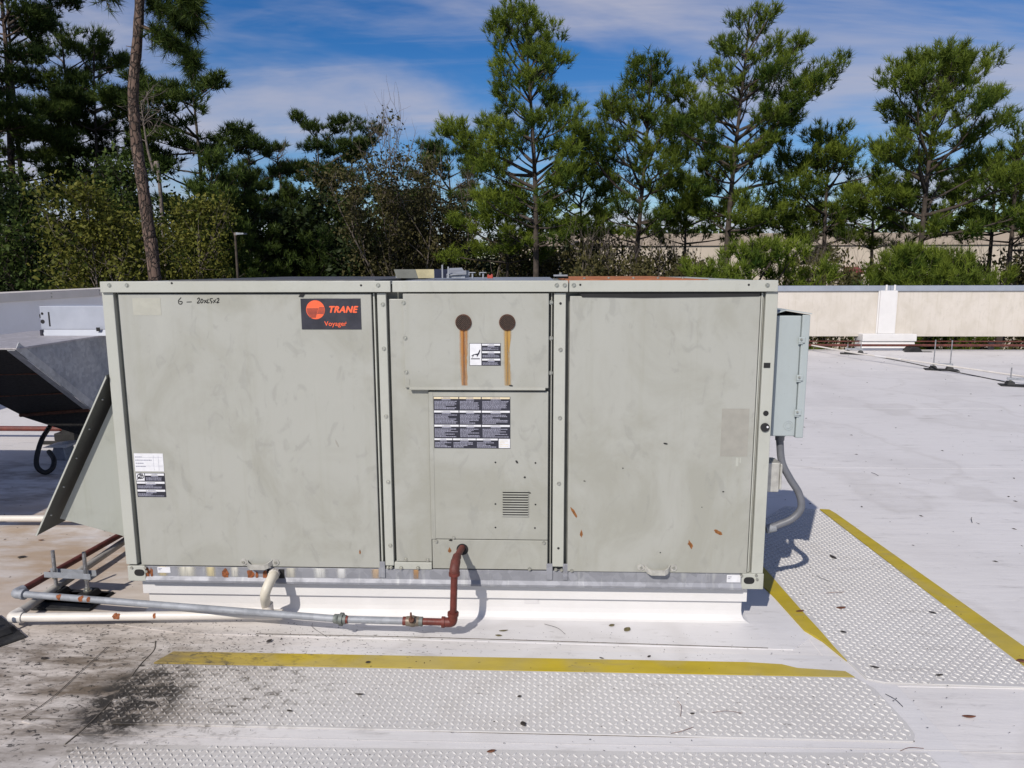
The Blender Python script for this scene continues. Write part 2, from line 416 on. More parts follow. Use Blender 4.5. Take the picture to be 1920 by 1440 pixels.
MT = dict(
    paint=paint('cabinet_paint', (0.352, 0.353, 0.323), 0.26),
    paint_light=paint('rail_paint', (0.41, 0.416, 0.378), 0.12, 0.10),
    paint_hood=paint('hood_paint', (0.32, 0.332, 0.30), 0.2, 0.3),
    paint_in=simple('inner_paint', (0.16, 0.165, 0.15), 0.7),
    strip=simple('seal_strip', (0.20, 0.21, 0.19), 0.6),
    gap=simple('dark_gap', (0.012, 0.012, 0.013), 0.8),
    zinc=galvanised('galvanised_rail', (0.27, 0.275, 0.305), 0.62, 0.25, 0.35),
    zinc_pipe=galvanised('galvanised_pipe', (0.29, 0.305, 0.335), 0.66, 0.2, 0.0),
    zinc_dark=galvanised('galvanised_sheet_dull', (0.30, 0.32, 0.36), 0.55, 0.35, 0.15),
    screw=simple('screw_metal', (0.42, 0.42, 0.38), 0.35, 0.8, 0.2, 60),
    steel=simple('threaded_rod', (0.36, 0.36, 0.37), 0.4, 0.8, 0.25, 60, 0.6, 240),
    red_pipe=simple('red_pipe_paint', (0.125, 0.024, 0.017), 0.5, 0, 0.25, 22, 0.3, 80, (0.10, 0.03, 0.02), 0.6),
    dark_red=simple('dark_red_pipe_paint', (0.11, 0.028, 0.020), 0.6, 0, 0.3, 14, 0.4, 60, (0.05, 0.02, 0.015), 0.8),
    pvc=simple('white_pvc', (0.66, 0.62, 0.57), 0.4, 0, 0.05, 10, 0, 60, (0.40, 0.37, 0.32), 0.35),
    pvc_dirty=simple('weathered_pvc', (0.42, 0.40, 0.37), 0.55, 0, 0.12, 12, 0, 60, (0.14, 0.11, 0.08), 0.9),
    rust=simple('rust', (0.21, 0.065, 0.02), 0.8, 0, 0.5, 120, 0.4, 120),
    rust_dark=simple('rust_dark', (0.09, 0.035, 0.02), 0.8, 0, 0.4, 60),
    rust_orange=simple('rust_orange', (0.36, 0.12, 0.04), 0.8, 0, 0.35, 16),
    wire=simple('rusty_wire', (0.11, 0.07, 0.052), 0.6, 0.3, 0.4, 200),
    amber=simple('amber_drip', (0.22, 0.085, 0.02), 0.4, 0, 0.4, 120),
    black=simple('black_rubber', (0.012, 0.012, 0.013), 0.7, 0, 0.3, 20, 0.3, 80, (0.05, 0.048, 0.045), 0.6),
    black_print=simple('black_print', (0.016, 0.016, 0.028), 0.45, 0, 0.2, 20),
    sign_black=simple('sign_black', (0.026, 0.026, 0.038), 0.4, 0, 0.2, 14, 0, 60, (0.06, 0.055, 0.065), 0.5),
    orange=simple('sign_orange', (0.83, 0.125, 0.045), 0.5, 0, 0.06, 30),
    white_print=simple('white_print', (0.68, 0.68, 0.71), 0.5, 0, 0.06, 40),
    grey_print=simple('grey_print', (0.27, 0.27, 0.34), 0.5, 0, 0.25, 260),
    cream_print=simple('cream_print', (0.68, 0.58, 0.40), 0.5, 0, 0.08, 40),
    ghost_light=simple('faded_sticker', (0.385, 0.380, 0.328), 0.6, 0, 0.06, 30),
    ghost_dark=simple('sticker_ghost', (0.298, 0.288, 0.256), 0.65, 0, 0.06, 30),
    ink=simple('marker_ink', (0.014, 0.014, 0.014), 0.6),
    blue_grey=paint('box_paint', (0.35, 0.392, 0.405), 0.08, 0.08),
    white_box=simple('white_box_shade_tone', (0.36, 0.385, 0.45), 0.5, 0, 0.06, 5, 0, 60, (0.45, 0.47, 0.52), 0.4),  # shade on the white box is put into this blue-grey tone
    conduit=simple('grey_conduit', (0.135, 0.14, 0.16), 0.45, 0, 0.1, 20),
    alu=simple('cast_aluminium', (0.48, 0.47, 0.44), 0.45, 0.4, 0.15, 30),
    mesh_black=simple('filter_mesh', (0.02, 0.018, 0.018), 0.9, 0, 0.4, 60, 0.8, 220),
    white_flash=simple('white_flashing', (0.665, 0.65, 0.645), 0.45, 0, 0.04, 4, 0, 60, (0.55, 0.53, 0.5), 0.25),
    white_wall=simple('white_wall_membrane', (0.80, 0.79, 0.80), 0.5, 0, 0.04, 2, 0, 60, (0.66, 0.64, 0.62), 0.3),
    concrete=paint('parapet_concrete', (0.56, 0.515, 0.465), 0.16, 0.32, 0.8),
    coping=simple('coping_metal', (0.30, 0.33, 0.39), 0.5, 0.2, 0.06, 3),
    fascia=simple('fascia_metal', (0.62, 0.575, 0.53), 0.55, 0.0, 0.08, 3),
    bark=bark_mat(),
    bark_dark=simple('dark_bark', (0.055, 0.042, 0.034), 0.9, 0, 0.4, 9, 0.8, 20),
    bark_grey=simple('grey_bark', (0.14, 0.115, 0.10), 0.9, 0, 0.4, 9, 0.8, 20),
    needles=foliage('pine_needles', (0.028, 0.066, 0.013), (0.205, 0.255, 0.034), 0.38),
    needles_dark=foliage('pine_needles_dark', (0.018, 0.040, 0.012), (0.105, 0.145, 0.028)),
    leaves=foliage('green_leaves', (0.022, 0.045, 0.012), (0.115, 0.155, 0.035), 0.3),
    leaves_yellow=foliage('yellow_green_leaves', (0.045, 0.065, 0.012), (0.205, 0.195, 0.040), 0.3),
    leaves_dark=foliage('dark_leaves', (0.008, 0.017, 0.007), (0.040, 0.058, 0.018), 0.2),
    leaves_brown=foliage('brown_green_leaves', (0.035, 0.04, 0.016), (0.145, 0.125, 0.050), 0.3),
    wall_beige=simple('beige_wall', (0.52, 0.45, 0.37), 0.85, 0, 0.06, 0.5),
    wall_band=simple('wall_band', (0.40, 0.33, 0.27), 0.85, 0, 0.06, 0.5),
    awning=simple('red_awning', (0.14, 0.018, 0.024), 0.6),
    glass=simple('dark_glass', (0.03, 0.035, 0.04), 0.15),
    leaf_brown=simple('dead_leaf_brown', (0.16, 0.06, 0.03), 0.75, 0, 0.4, 60),
    leaf_black=simple('dead_leaf_dark', (0.035, 0.028, 0.024), 0.8, 0, 0.4, 60),
    leaf_olive=simple('dead_leaf_olive', (0.13, 0.11, 0.05), 0.8, 0, 0.4, 60),
    grass=simple('ground_cover', (0.045, 0.05, 0.02), 0.95, 0, 0.4, 0.3),
)
ROOF_COL = (0.66, 0.637, 0.632)
MT['roof'] = membrane('roof_membrane', ROOF_COL)
MT['sheet'] = membrane('membrane_sheet', (0.645, 0.63, 0.635), 0.5, 0.25)
MT['pad'] = membrane('tread_mat', (0.525, 0.512, 0.505), 0.55, 0.06)
MT['lug'] = membrane('tread_lug', (0.58, 0.565, 0.555), 0.48, 0.04, 0.6)
MT['yellow'] = membrane('yellow_stripe', (0.46, 0.345, 0.012), 0.55, 0.1, 1.0, (0.30, 0.27, 0.16))
# ================================================================== THE ROOF
WA, WB = FZ(0, 550, 1.14), FZ(190, 541, 1.14)
ROOF_X0, ROOF_X1, ROOF_Y0, ROOF_Y1, GROUND = -7.2, 30.0, -7.0, 10.06, -5.6
ground = MB().box(-900, 900, -300, 1500, GROUND-0.5, GROUND).build('ground', MT['grass'])
tag(ground, kind='structure')
roof = MB().box(ROOF_X0, ROOF_X1, ROOF_Y0, ROOF_Y1, GROUND-0.2, 0.0).build('roof', MT['roof'])
tag(roof, kind='structure')

def sheet(name, px, z0, z1, mat, parent, world=None, bevel=0.0):
    pts = [FZ(a, b, z1) for a, b in px] if world is None else [Vector((a, b, z1)) for a, b in world]
    return MB().prism([(p.x, p.y, z1) for p in pts], (0, 0, z0-z1)).build(name, mat, parent, bevel=bevel)

# membrane laps welded to the roof round the unit
sheet('membrane_sheet', None, -0.001, 0.0035, MT['sheet'], roof, [(-0.03, 0.60), (-0.03, -0.06), (0.28, -0.125), (2.60, -0.172), (2.72, -0.06), (2.72, 0.50)], 0.001)
sheet('membrane_sheet', [(300, 1190), (318, 1206), (290, 1238), (150, 1378), (40, 1352)], -0.001, 0.0035, MT['sheet'], roof, None, 0.001)
sheet('membrane_sheet', None, -0.001, 0.0028, MT['sheet'], roof, [(0.14, -0.20), (2.86, -0.212), (2.92, -1.45), (-0.02, -1.45)], 0.001)
sheet('membrane_sheet', None, -0.001, 0.002, MT['roof'], roof, [(2.62, 1.60), (3.50, 1.60), (3.52, -0.40), (2.70, -0.40)], 0.001)
# long welded seams of the field sheets, running across the roof
seam_m = membrane('seam_weld', (0.50, 0.49, 0.50), 0.6, 0.2)
for y in (2.35, 4.6, 7.4):
    MB().box(2.9 if y < 3 else -4.6, 29, y, y+0.05, -0.001, 0.0007).build('welded_seam', MT['roof'], roof)
for (a, b) in (((0.563, -0.124), (2.60, -0.176)), ((-0.05, -0.06), (0.28, -0.128))):
    pass
dirt_line = simple('dirt_line', (0.10, 0.085, 0.07), 0.9, 0, 0.5, 40)
def bead(pts, r=0.0022, m=None):
    P = smooth_path([Vector((p.x, p.y, 0.0038)) for p in pts], 6)
    mb = MB().tube(P, r, 5); return mb.build('dirt_seam', m or dirt_line, roof)
bead([FZ(*q) for q in ((480, 1190), (800, 1197), (1100, 1206), (1440, 1217))], 0.0018)
bead([FZ(*q) for q in ((292, 1204), (288, 1222), (262, 1250), (215, 1310), (160, 1366), (122, 1398))], 0.0024)
bead([FZ(*q) for q in ((200, 1216), (150, 1262), (95, 1312), (40, 1350))], 0.0013)
bead([FZ(*q) for q in ((40, 1350), (100, 1350), (160, 1352))], 0.0013)
bead([FZ(*q) for q in ((122, 1378), (600, 1388), (1000, 1396), (1500, 1404), (1920, 1412))], 0.0016, seam_m)
bead([FZ(*q) for q in ((183, 1356), (700, 1370), (1200, 1382), (1714, 1392))], 0.0028, dirt_line)

# ------------------------------------------------------------------ tread mats
def inside(p, poly):
    c = False; j = len(poly)-1
    for i in range(len(poly)):
        a, b = poly[i], poly[j]
        if (a[1] > p[1]) != (b[1] > p[1]) and p[0] < (b[0]-a[0])*(p[1]-a[1])/(b[1]-a[1])+a[0]: c = not c
        j = i
    return c
def tread_mat(label, outline, stripes, ang, hole=None):
    pts = [FZ(a, b, 0.008) for a, b in outline]
    cx = sum(p.x for p in pts)/len(pts); cy = sum(p.y for p in pts)/len(pts)
    t = thing('tread_mat', (cx, cy, 0.003), label, 'walkway mat', 'diamond tread walkway mats')
    MB().prism([(p.x, p.y, 0.008) for p in pts], (0, 0, -0.006)).build('mat_base', MT['pad'], t, bevel=0.0015)
    poly = [(p.x, p.y) for p in pts]
    for s in stripes:
        sp = [FZ(a, b, 0.0092) for a, b in s]
        MB().prism([(p.x, p.y, 0.0092) for p in sp], (0, 0, -0.0065)).build('yellow_stripe', MT['yellow'], t, bevel=0.001)
    sps = [[(FZ(a, b, 0.009).x, FZ(a, b, 0.009).y) for a, b in s] for s in stripes]
    g = 0.0195; ca, sa = math.cos(ang), math.sin(ang)
    xs = [p[0] for p in poly]; ys = [p[1] for p in poly]
    R = max(max(xs)-min(xs), max(ys)-min(ys)); n = int(R/g)+2
    V, Fc = [], []
    for i in range(-n, n):
        for j in range(-n, n):
            u, v = i*g, j*g
            x, y = cx+u*ca-v*sa, cy+u*sa+v*ca
            if not (min(xs) < x < max(xs) and min(ys) < y < max(ys)): continue
            if y < -1.25: continue
            th = ang+math.radians(45 if (i+j) % 2 else -45)
            ct, st = math.cos(th), math.sin(th)
            ends = [(x+k*0.0105*ct, y+k*0.0105*st) for k in (-1, 1)]
            if not (inside(ends[0], poly) and inside(ends[1], poly)): continue
            if any(inside((x, y), s) for s in sps): continue
            b = len(V)
            hl, hw = 0.0094, 0.0034
            for (k, q, z) in ((-hl, 0, 0), (0, -hw, 0), (hl, 0, 0), (0, hw, 0), (-hl*0.62, 0, 1), (0, -hw*0.38, 1), (hl*0.62, 0, 1), (0, hw*0.38, 1)):
                V.append((x+k*ct-q*st, y+k*st+q*ct, 0.0078+z*0.0034))
            Fc += [(b, b+1, b+5, b+4), (b+1, b+2, b+6, b+5), (b+2, b+3, b+7, b+6), (b+3, b, b+4, b+7), (b+4, b+5, b+6, b+7)]
    mb = MB(); mb.v, mb.f, mb.sm = V, Fc, [False]*len(Fc)
    tag(mb.build('tread_lugs', MT['lug'], t), kind='stuff')
    return t
tread_mat('long white diamond tread mat with one yellow stripe in front of the grey unit',
          [(284, 1244), (1605, 1270), (1640, 1291), (1700, 1355), (1715, 1376), (1713, 1390), (185, 1355), (186, 1346), (240, 1272)],
          [[(325, 1221), (1400, 1241), (1466, 1245), (1495, 1252), (1585, 1258), (1603, 1269), (900, 1256), (288, 1242)]], -0.004)
tread_mat('white diamond tread mat cut off by the bottom edge, nearest the viewer',
          [(135, 1394), (700, 1402), (1300, 1410), (1738, 1411), (1766, 1440), (1840, 1540), (20, 1530)], [], -0.004)
tread_mat('white diamond tread mat between two yellow stripes right of the grey unit',
          [(1472, 948), (1537, 956), (1908, 1240), (1975, 1290), (1660, 1279), (1625, 1272), (1587, 1237), (1563, 1211), (1539, 1183), (1504, 1145), (1438, 1070), (1380, 1004)],
          [[(1537, 954), (1555, 955), (1567, 962), (1945, 1229), (1945, 1266), (1908, 1240)],
           [(1378, 1008), (1438, 1070), (1504, 1145), (1539, 1183), (1563, 1211), (1588, 1238), (1574, 1227), (1542, 1201), (1508, 1181), (1452, 1119), (1420, 1088), (1360, 1024)]], -0.045)

# ------------------------------------------------------------------ parapets
yb = 10.12
PZ0, PZ1, PZ2 = FY(1800, 631, yb).z, FY(1800, 545.5, yb).z, FY(1800, 535.5, yb-0.03).z
t = thing('back_parapet', (12, yb, 0), 'beige concrete parapet raised on a gap behind the unit, blue-grey coping on top', 'parapet wall')
px_joint = [-5.1, 0.2, FY(1664, 600, yb).x, 10.9, 16.5, 22.0, 29.5]
for a, b in zip(px_joint[:-1], px_joint[1:]):
    MB().box(a+0.006, b-0.006, yb, yb+0.16, PZ0, PZ1).build('concrete_panel', MT['concrete'], t, bevel=0.006)
    MB().box(a+0.003, b-0.003, yb-0.03, yb+0.20, PZ1+0.0005, PZ2).build('coping', MT['coping'], t, bevel=0.004)
for a in px_joint[1:-1]:
    if abs(a-px_joint[2]) > 0.1:
        MB().box(a-0.25, a+0.25, yb+0.02, yb+0.14, -0.3, PZ0-0.001).build('support_block', MT['concrete'], t, bevel=0.01)
xp0, xp1 = FY(1649, 560, yb-0.02).x, FY(1680, 560, yb-0.02).x
xb0, xb1 = FY(1612, 635, yb-0.05).x, FY(1709, 635, yb-0.05).x
p = thing('parapet_pier', ((xp0+xp1)/2, yb-0.05, 0), 'white membrane-wrapped pier on a wide white foot against the concrete parapet', 'pier')
MB().box(xp0, xp1, yb-0.06, yb-0.004, 0.28, PZ1+0.01).build('pier_shaft', MT['white_flash'], p, bevel=0.006)
for x in (xp0-0.022, xp1):
    MB().box(x, x+0.022, yb-0.03, yb-0.002, 0.28, PZ1+0.008).build('edge_trim', MT['white_flash'], p, bevel=0.003)
for k in (0.35, 0.85):
    x = xp0+(xp1-xp0)*k; MB().box(x-0.016, x+0.016, yb-0.045, yb-0.031, PZ1+0.011, PZ2+0.015).build('strap', MT['white_flash'], p, bevel=0.003)
mb = MB()
mb.prism([(xb0-0.03, yb-0.22, 0.0), (xb1+0.005, yb-0.22, 0.0), (xb1, yb-0.16, 0.155), (xb0, yb-0.16, 0.155)], (0, 0.30, 0))
mb.build('pier_foot', MT['white_flash'], p, bevel=0.006)
MB().box(xb0-0.01, xb1+0.02, yb-0.19, yb+0.13, 0.156, 0.28).build('foot_cap', MT['white_flash'], p, bevel=0.008)

t = thing('side_parapet', (WA.x, 2, 0), 'white membrane parapet along the left roof edge with beige metal fascia', 'parapet wall')
_d = (WB-WA)/(WB.y-WA.y)
wa, wb_ = WA+_d*(-7.0-WA.y), WA+_d*(10.04-WA.y)
wa.z = wb_.z = 0.0
TZ = 1.14
dv = (wb_-wa); dn = Vector((-dv.y, dv.x, 0)).normalized()
MB().prism([(wa.x, wa.y, 0), (wb_.x, wb_.y, 0), (wb_.x+dn.x*0.3, wb_.y+dn.y*0.3, 0), (wa.x+dn.x*0.3, wa.y+dn.y*0.3, 0)], (0, 0, TZ-0.06)).build('membrane_face', MT['white_wall'], t)
MB().prism([(wa.x+0.06, wa.y, 0), (wa.x, wa.y, 0.06), (wa.x-0.01, wa.y, 0.0)], dv).build('cant_strip', MT['white_flash'], t)
nseg = 7
for k in range(nseg):
    a, b = wa+dv*(k/nseg), wa+dv*((k+1)/nseg-0.0012)
    mb = MB()
    mb.prism([(a.x+0.03, a.y, TZ-0.105), (b.x+0.03, b.y, TZ-0.105), (b.x+0.03+dn.x*0.38, b.y+dn.y*0.38, TZ-0.105), (a.x+0.03+dn.x*0.38, a.y+dn.y*0.38, TZ-0.105)], (0, 0, 0.105))
    f = mb.build('fascia_length', MT['fascia'], t, bevel=0.004)
    for q in (0.03, 0.5, 0.97):
        s = a+(b-a)*q
        for z in (TZ-0.075, TZ-0.03): MB().cyl((s.x+0.026, s.y, z), (s.x+0.037, s.y, z), 0.009, 8).build('screw', MT['screw'], f)

# ================================================================== ROOF CURB under the unit
t = thing('roof_curb', (1.25, 0.85, 0), 'low white membrane-wrapped curb carrying the grey rooftop unit', 'roof curb')
cx0, cx1, cyb = 0.055, 2.468, 1.56
prof = [(0.05, 0.155), (0.05, 0.045), (0.048, 0.028), (0.043, 0.015), (0.035, 0.0075), (0.022, 0.0036)]
rings = []
for (y, z) in prof:
    d = 0.05-y
    rings.append([(cx0-d, y, z), (cx1+d, y, z), (cx1+d, cyb+d, z), (cx0-d, cyb+d, z)])
V = [q for r in rings for q in r]; Fc = []
for i in range(len(prof)-1):
    for k in range(4):
        a, b = i*4+k, i*4+(k+1) % 4
        Fc.append((a, a+4, b+4, b))
Fc.append((0, 1, 2, 3))
MB().add(V, Fc, False).build('membrane_wrap', MT['white_flash'], t)
for (x0, x1, y0, y1) in ((cx0-0.016, cx1+0.016, 0.036, 0.0495), (cx1+0.0005, cx1+0.014, 0.05, cyb), (cx0-0.014, cx0-0.0005, 0.05, cyb)):
    MB().box(x0, x1, y0, y1, 0.088, 0.152).build('metal_flashing', MT['white_flash'], t, bevel=0.0015)
# corner patch
mb = MB(); mb.prism([(1.60, 0.0494, 0.085), (1.66, 0.0494, 0.085), (1.66, 0.0494, 0.062), (1.60, 0.0494, 0.062)], (0, -0.001, 0)).build('membrane_patch', MT['sheet'], t)

# ================================================================== THE MAIN ROOFTOP UNIT
U = thing('rooftop_unit', (1.265, 0.8, 0.155), 'large weathered grey-green rooftop air conditioning unit with black logo plate', 'rooftop unit')
ZT, ZR, ZP, ZB = 1.354, 1.313, 1.309, 0.226
YB = 1.60
MB().box(0.010, 2.520, 0.030, YB, 0.158, 1.342).build('cabinet', MT['paint_in'], U, bevel=0.003)
def panel(name, x0, x1, z0, z1, yf, yb=0.029, mat='paint', parent=U, bevel=0.0025):
    return MB().box(x0, x1, yf, yb, z0, z1).build(name, MT[mat], parent, bevel=bevel)
screw_mesh = {}
def screw(px, py, parent, y=0.0, r=0.0062, mat='screw', name='screw'):
    p = FY(px, py, y)
    key = (r, mat)
    if key not in screw_mesh:
        mb = MB()
        mb.tube([(0, 0.001, 0), (0, -0.0012, 0)], [r*1.45, r*1.35], 10)
        mb.tube([(0, -0.001, 0), (0, -0.004, 0)], [r*0.85, r*0.75], 6)
        me = bpy.data.meshes.new('screw'); me.from_pydata(mb.v, [], mb.f); me.materials.append(MT[mat]); screw_mesh[key] = me
    o = link(bpy.data.objects.new(name, screw_mesh[key]))
    o.parent = parent; o.location = p-ORG[parent.name]
    return o
def dot(px, py, parent, y, r=0.004, mat='gap', name='hole'):
    p = FY(px, py, y)
    return MB().cyl((p.x, y+0.002, p.z), (p.x, y-0.0006, p.z), r, 10).build(name, MT[mat], parent)

# top rails
rails = []
for (a, b) in ((187.5, 732), (735.5, 1065.5), (1067.5, 1459)):
    x0, x1 = FY(a, 540, -0.012).x, FY(b, 540, -0.012).x
    mb = MB().box(x0, x1, -0.012, 0.0005, ZR, ZT)
    mb.box(x0, x1, 0.001, 0.055, ZT-0.004, ZT)
    rails.append(mb.build('top_rail', MT['paint_light'], U, bevel=0.002))
for px, i in ((205, 0), (238, 0), (709, 0), (1044, 1), (1059, 1), (1076, 2), (1439, 2)): screw(px, 535, rails[i], -0.012)
for px, py, i in ((322, 531, 0), (677, 535, 0), (1088, 534, 2), (1404, 534, 2)): dot(px, py, rails[i], -0.012, 0.0042)
# corner posts and mullions
pl = panel('corner_post', 0.001, 0.045, 0.228, ZP+0.003, 0.000, 0.10, 'paint_light')
panel('corner_post', 0.046, 0.061, 0.228, ZP+0.003, 0.022, 0.0295, 'strip', bevel=0.001)
m1 = panel('mullion', 1.050, 1.084, 0.236, ZP, 0.001, 0.0295, 'paint_light')
panel('seal_strip', 1.0335, 1.0395, 0.232, ZP, 0.008, 0.0295, 'paint_light', bevel=0.001)
m2 = panel('mullion', 1.711, 1.755, 0.24, ZP, 0.001, 0.0295, 'paint_light')
panel('seal_strip', 1.7005, 1.7045, 0.232, ZP, 0.010, 0.0295, 'paint', bevel=0.001)
pr = panel('corner_post', 2.486, 2.530, 0.222, ZP+0.002, 0.000, 0.10, 'paint_light')
panel('seal_strip', 2.4715, 2.4765, 0.225, ZP, 0.006, 0.0295, 'paint_light', bevel=0.001)
panel('seal_strip', 2.4795, 2.4828, 0.225, ZP, 0.012, 0.0295, 'paint', bevel=0.001)
for q in ((718, 571), (720, 654), (724, 781), (728, 904), (732, 1023)): screw(*q, m1, 0.001)
for q in ((1051, 656), (1050, 784), (1048, 907)): screw(*q, m2, 0.001)
for q in ((1051, 569), (1047, 1028)): dot(*q, m2, 0.001, 0.005)
# knob, square and round openings in the right post
p_ = FY(1438, 685, 0); MB().box(p_.x-0.012, p_.x+0.012, -0.0015, 0.002, p_.z-0.0095, p_.z+0.0095).build('square_hole', MT['gap'], pr)
dot(1436, 775, pr, -0.0005, 0.0105, 'gap', 'round_hole')
kb = FY(1434, 801, 0); o = MB().cyl((kb.x, 0.001, kb.z), (kb.x, -0.006, kb.z), 0.0165, 20).build('black_plug', MT['black'], pr, bevel=0.002)
MB().cyl((kb.x+0.008, -0.005, kb.z+0.002), (kb.x+0.008, -0.0085, kb.z+0.002), 0.004, 8).build('plug_tip', MT['white_print'], pr)

# left access panel
LP = panel('access_panel', 0.0635, 1.0285, ZB, ZP-0.002, 0.0)
MB().box(0.0635, 1.0285, 0.004, 0.0285, ZP-0.0015, ZP+0.003).build('top_gasket', MT['gap'], LP)
# right access panel
RP = panel('access_panel', 1.770, 2.4675, ZB-0.004, ZP-0.012, 0.0)
mb = MB()
mb.prism([(1.80, 0.0, ZP+0.003), (1.815, 0.0, ZP-0.016), (2.05, 0.0, ZP-0.0185), (2.3, 0.0, ZP-0.016), (2.462, 0.0, ZP-0.013), (2.464, 0.0, ZP+0.003)], (0, -0.0025, 0))
mb.build('peeling_gasket', MT['gap'], RP)
mb = MB()
q = [FY(*a, 0) for a in ((560, 556), (566, 548), (590, 548), (596, 550), (572, 551), (568, 557))]
mb.prism([(v.x, -0.0005, v.z) for v in q], (0, -0.0025, 0)); mb.build('torn_gasket', MT['gap'], LP)
mb = MB()
q = [FY(*a, 0) for a in ((335, 547), (338, 550), (352, 550), (357, 547))]
mb.prism([(v.x, -0.0005, v.z) for v in q], (0, -0.002, 0)); mb.build('torn_gasket', MT['gap'], LP)

# centre section
NP = panel('narrow_panel', 1.094, 1.236, 0.252, ZP-0.022, 0.007)
FP = panel('flue_panel', 1.148, 1.692, 0.952, ZP-0.001, -0.004)
MB().prism([(1.165, -0.0035, 0.955), (1.165, -0.013, 0.947), (1.165, -0.012, 0.945), (1.165, 0.004, 0.9515)], (0.515, 0, 0)).build('drip_lip', MT['paint'], FP)
MB().prism([(1.150, -0.0045, 0.985), (1.166, -0.0045, 0.985), (1.166, -0.0045, 0.962), (1.150, -0.0045, 0.975)], (0, -0.001, 0)).build('lip_end', MT['paint'], FP)
AP = panel('control_panel', 1.2385, 1.692, 0.350, 0.938, 0.000)
panel('side_flange', 1.2365, 1.2525, 0.350, 0.935, -0.0012, -0.0002, 'paint', AP, 0.0004)
BP = panel('bottom_panel', 1.2385, 1.692, 0.226, 0.347, 0.002)
panel('bottom_rail', 1.086, 1.235, 0.221, 0.250, 0.002, 0.0285, 'paint_light')
for q in ((757, 568), (760, 634), (762, 698)): screw(*q, FP, -0.004)
for q in ((1033, 567), (1033, 634), (1032.5, 699)): screw(*q, U, 0.010)
for q in ((761, 1049), (802, 1050)): screw(*q, NP, 0.007)
for q in ((818, 1015.5), (851, 1008), (1020, 1018)): screw(*q, BP if q[1] > 1012 else AP, 0.0, 0.005)
for q in ((727, 1064), (733, 1064), (752, 1065), (784, 1065), (993, 1067), (1042, 1068), (1053, 1069), (1072, 1070)): screw(*q, U, -0.001, 0.005)
for q in ((929, 867), (1004, 868), (929, 945), (1004, 946), (929, 989), (1003, 990)): dot(*q, AP, 0.0, 0.0036)
# flue openings
for px in (869, 951):
    c = FY(px, 604.5, -0.004)
    ring = MB()
    ring.tube([(c.x, -0.002, c.z), (c.x, -0.009, c.z)], [0.031, 0.030], 28).build
    g = ring.build('flue_opening', MT['rust_dark'], FP)
    MB().cyl((c.x, -0.0088, c.z), (c.x, -0.0098, c.z), 0.0272, 28).build('dark_throat', MT['gap'], g)
    mb = MB()
    for k in range(-5, 6):
        h = math.sqrt(max(0, 0.0275**2-(k*0.005)**2))
        for (dx_, dz_) in ((1, 1), (1, -1)):
            ux, uz = dx_/1.414, dz_/1.414
            ox, oz = -uz*k*0.005, ux*k*0.005
            mb.tube([(c.x+ox-ux*h, -0.0104-0.0006*dz_, c.z+oz-uz*h), (c.x+ox+ux*h, -0.0104-0.0006*dz_, c.z+oz+uz*h)], 0.00085, 4)
    mb.build('wire_screen', MT['wire'], g)
    # rust run below
    wd = 0.019
    z1, z0 = c.z-0.026, 0.962
    me = MB(); rr_ = random.Random(px); vs_ = []; ns = 14
    for k in range(ns+1):
        t_ = k/ns; cw_ = wd*(0.95-0.30*t_ if px < 900 else 0.85-0.2*math.sin(3*t_))*(1+rr_.uniform(-0.14, 0.14))
        ox = 0.0028*math.sin(t_*5+px)+rr_.uniform(-0.001, 0.001); z = z1+(z0-z1)*t_
        vs_ += [(c.x+ox-cw_, -0.0048, z), (c.x+ox+cw_, -0.0048, z)]
    me.add(vs_, [(2*k, 2*k+2, 2*k+3, 2*k+1) for k in range(ns)])
    me.build('rust_run', decal('rust_run_%d' % px, (0.46, 0.27, 0.07) if px > 900 else (0.46, 0.20, 0.04), 0.8, (0.16, 0.05, 0.012) if px < 900 else (0.24, 0.13, 0.03)), FP)
# slotted grille
g0, g1 = FY(943, 967, 0), FY(990, 921, 0)
GR = MB().box(g0.x, g1.x, -0.001, 0.001, g0.z, g1.z).build('vent_grille', MT['gap'], AP)
n = 10
for k in range(n+1):
    z = g0.z+(g1.z-g0.z)*k/n
    MB().box(g0.x-0.003, g1.x+0.003, -0.0042, -0.0012, z-0.0026, z+0.0026).build('slat', MT['paint'], GR, bevel=0.0008)
# gas pipe hole
h = FY(867, 1030, 0.002)
MB().cyl((h.x, 0.004, h.z), (h.x, 0.0012, h.z), 0.0235, 24).build('pipe_hole', MT['gap'], BP)

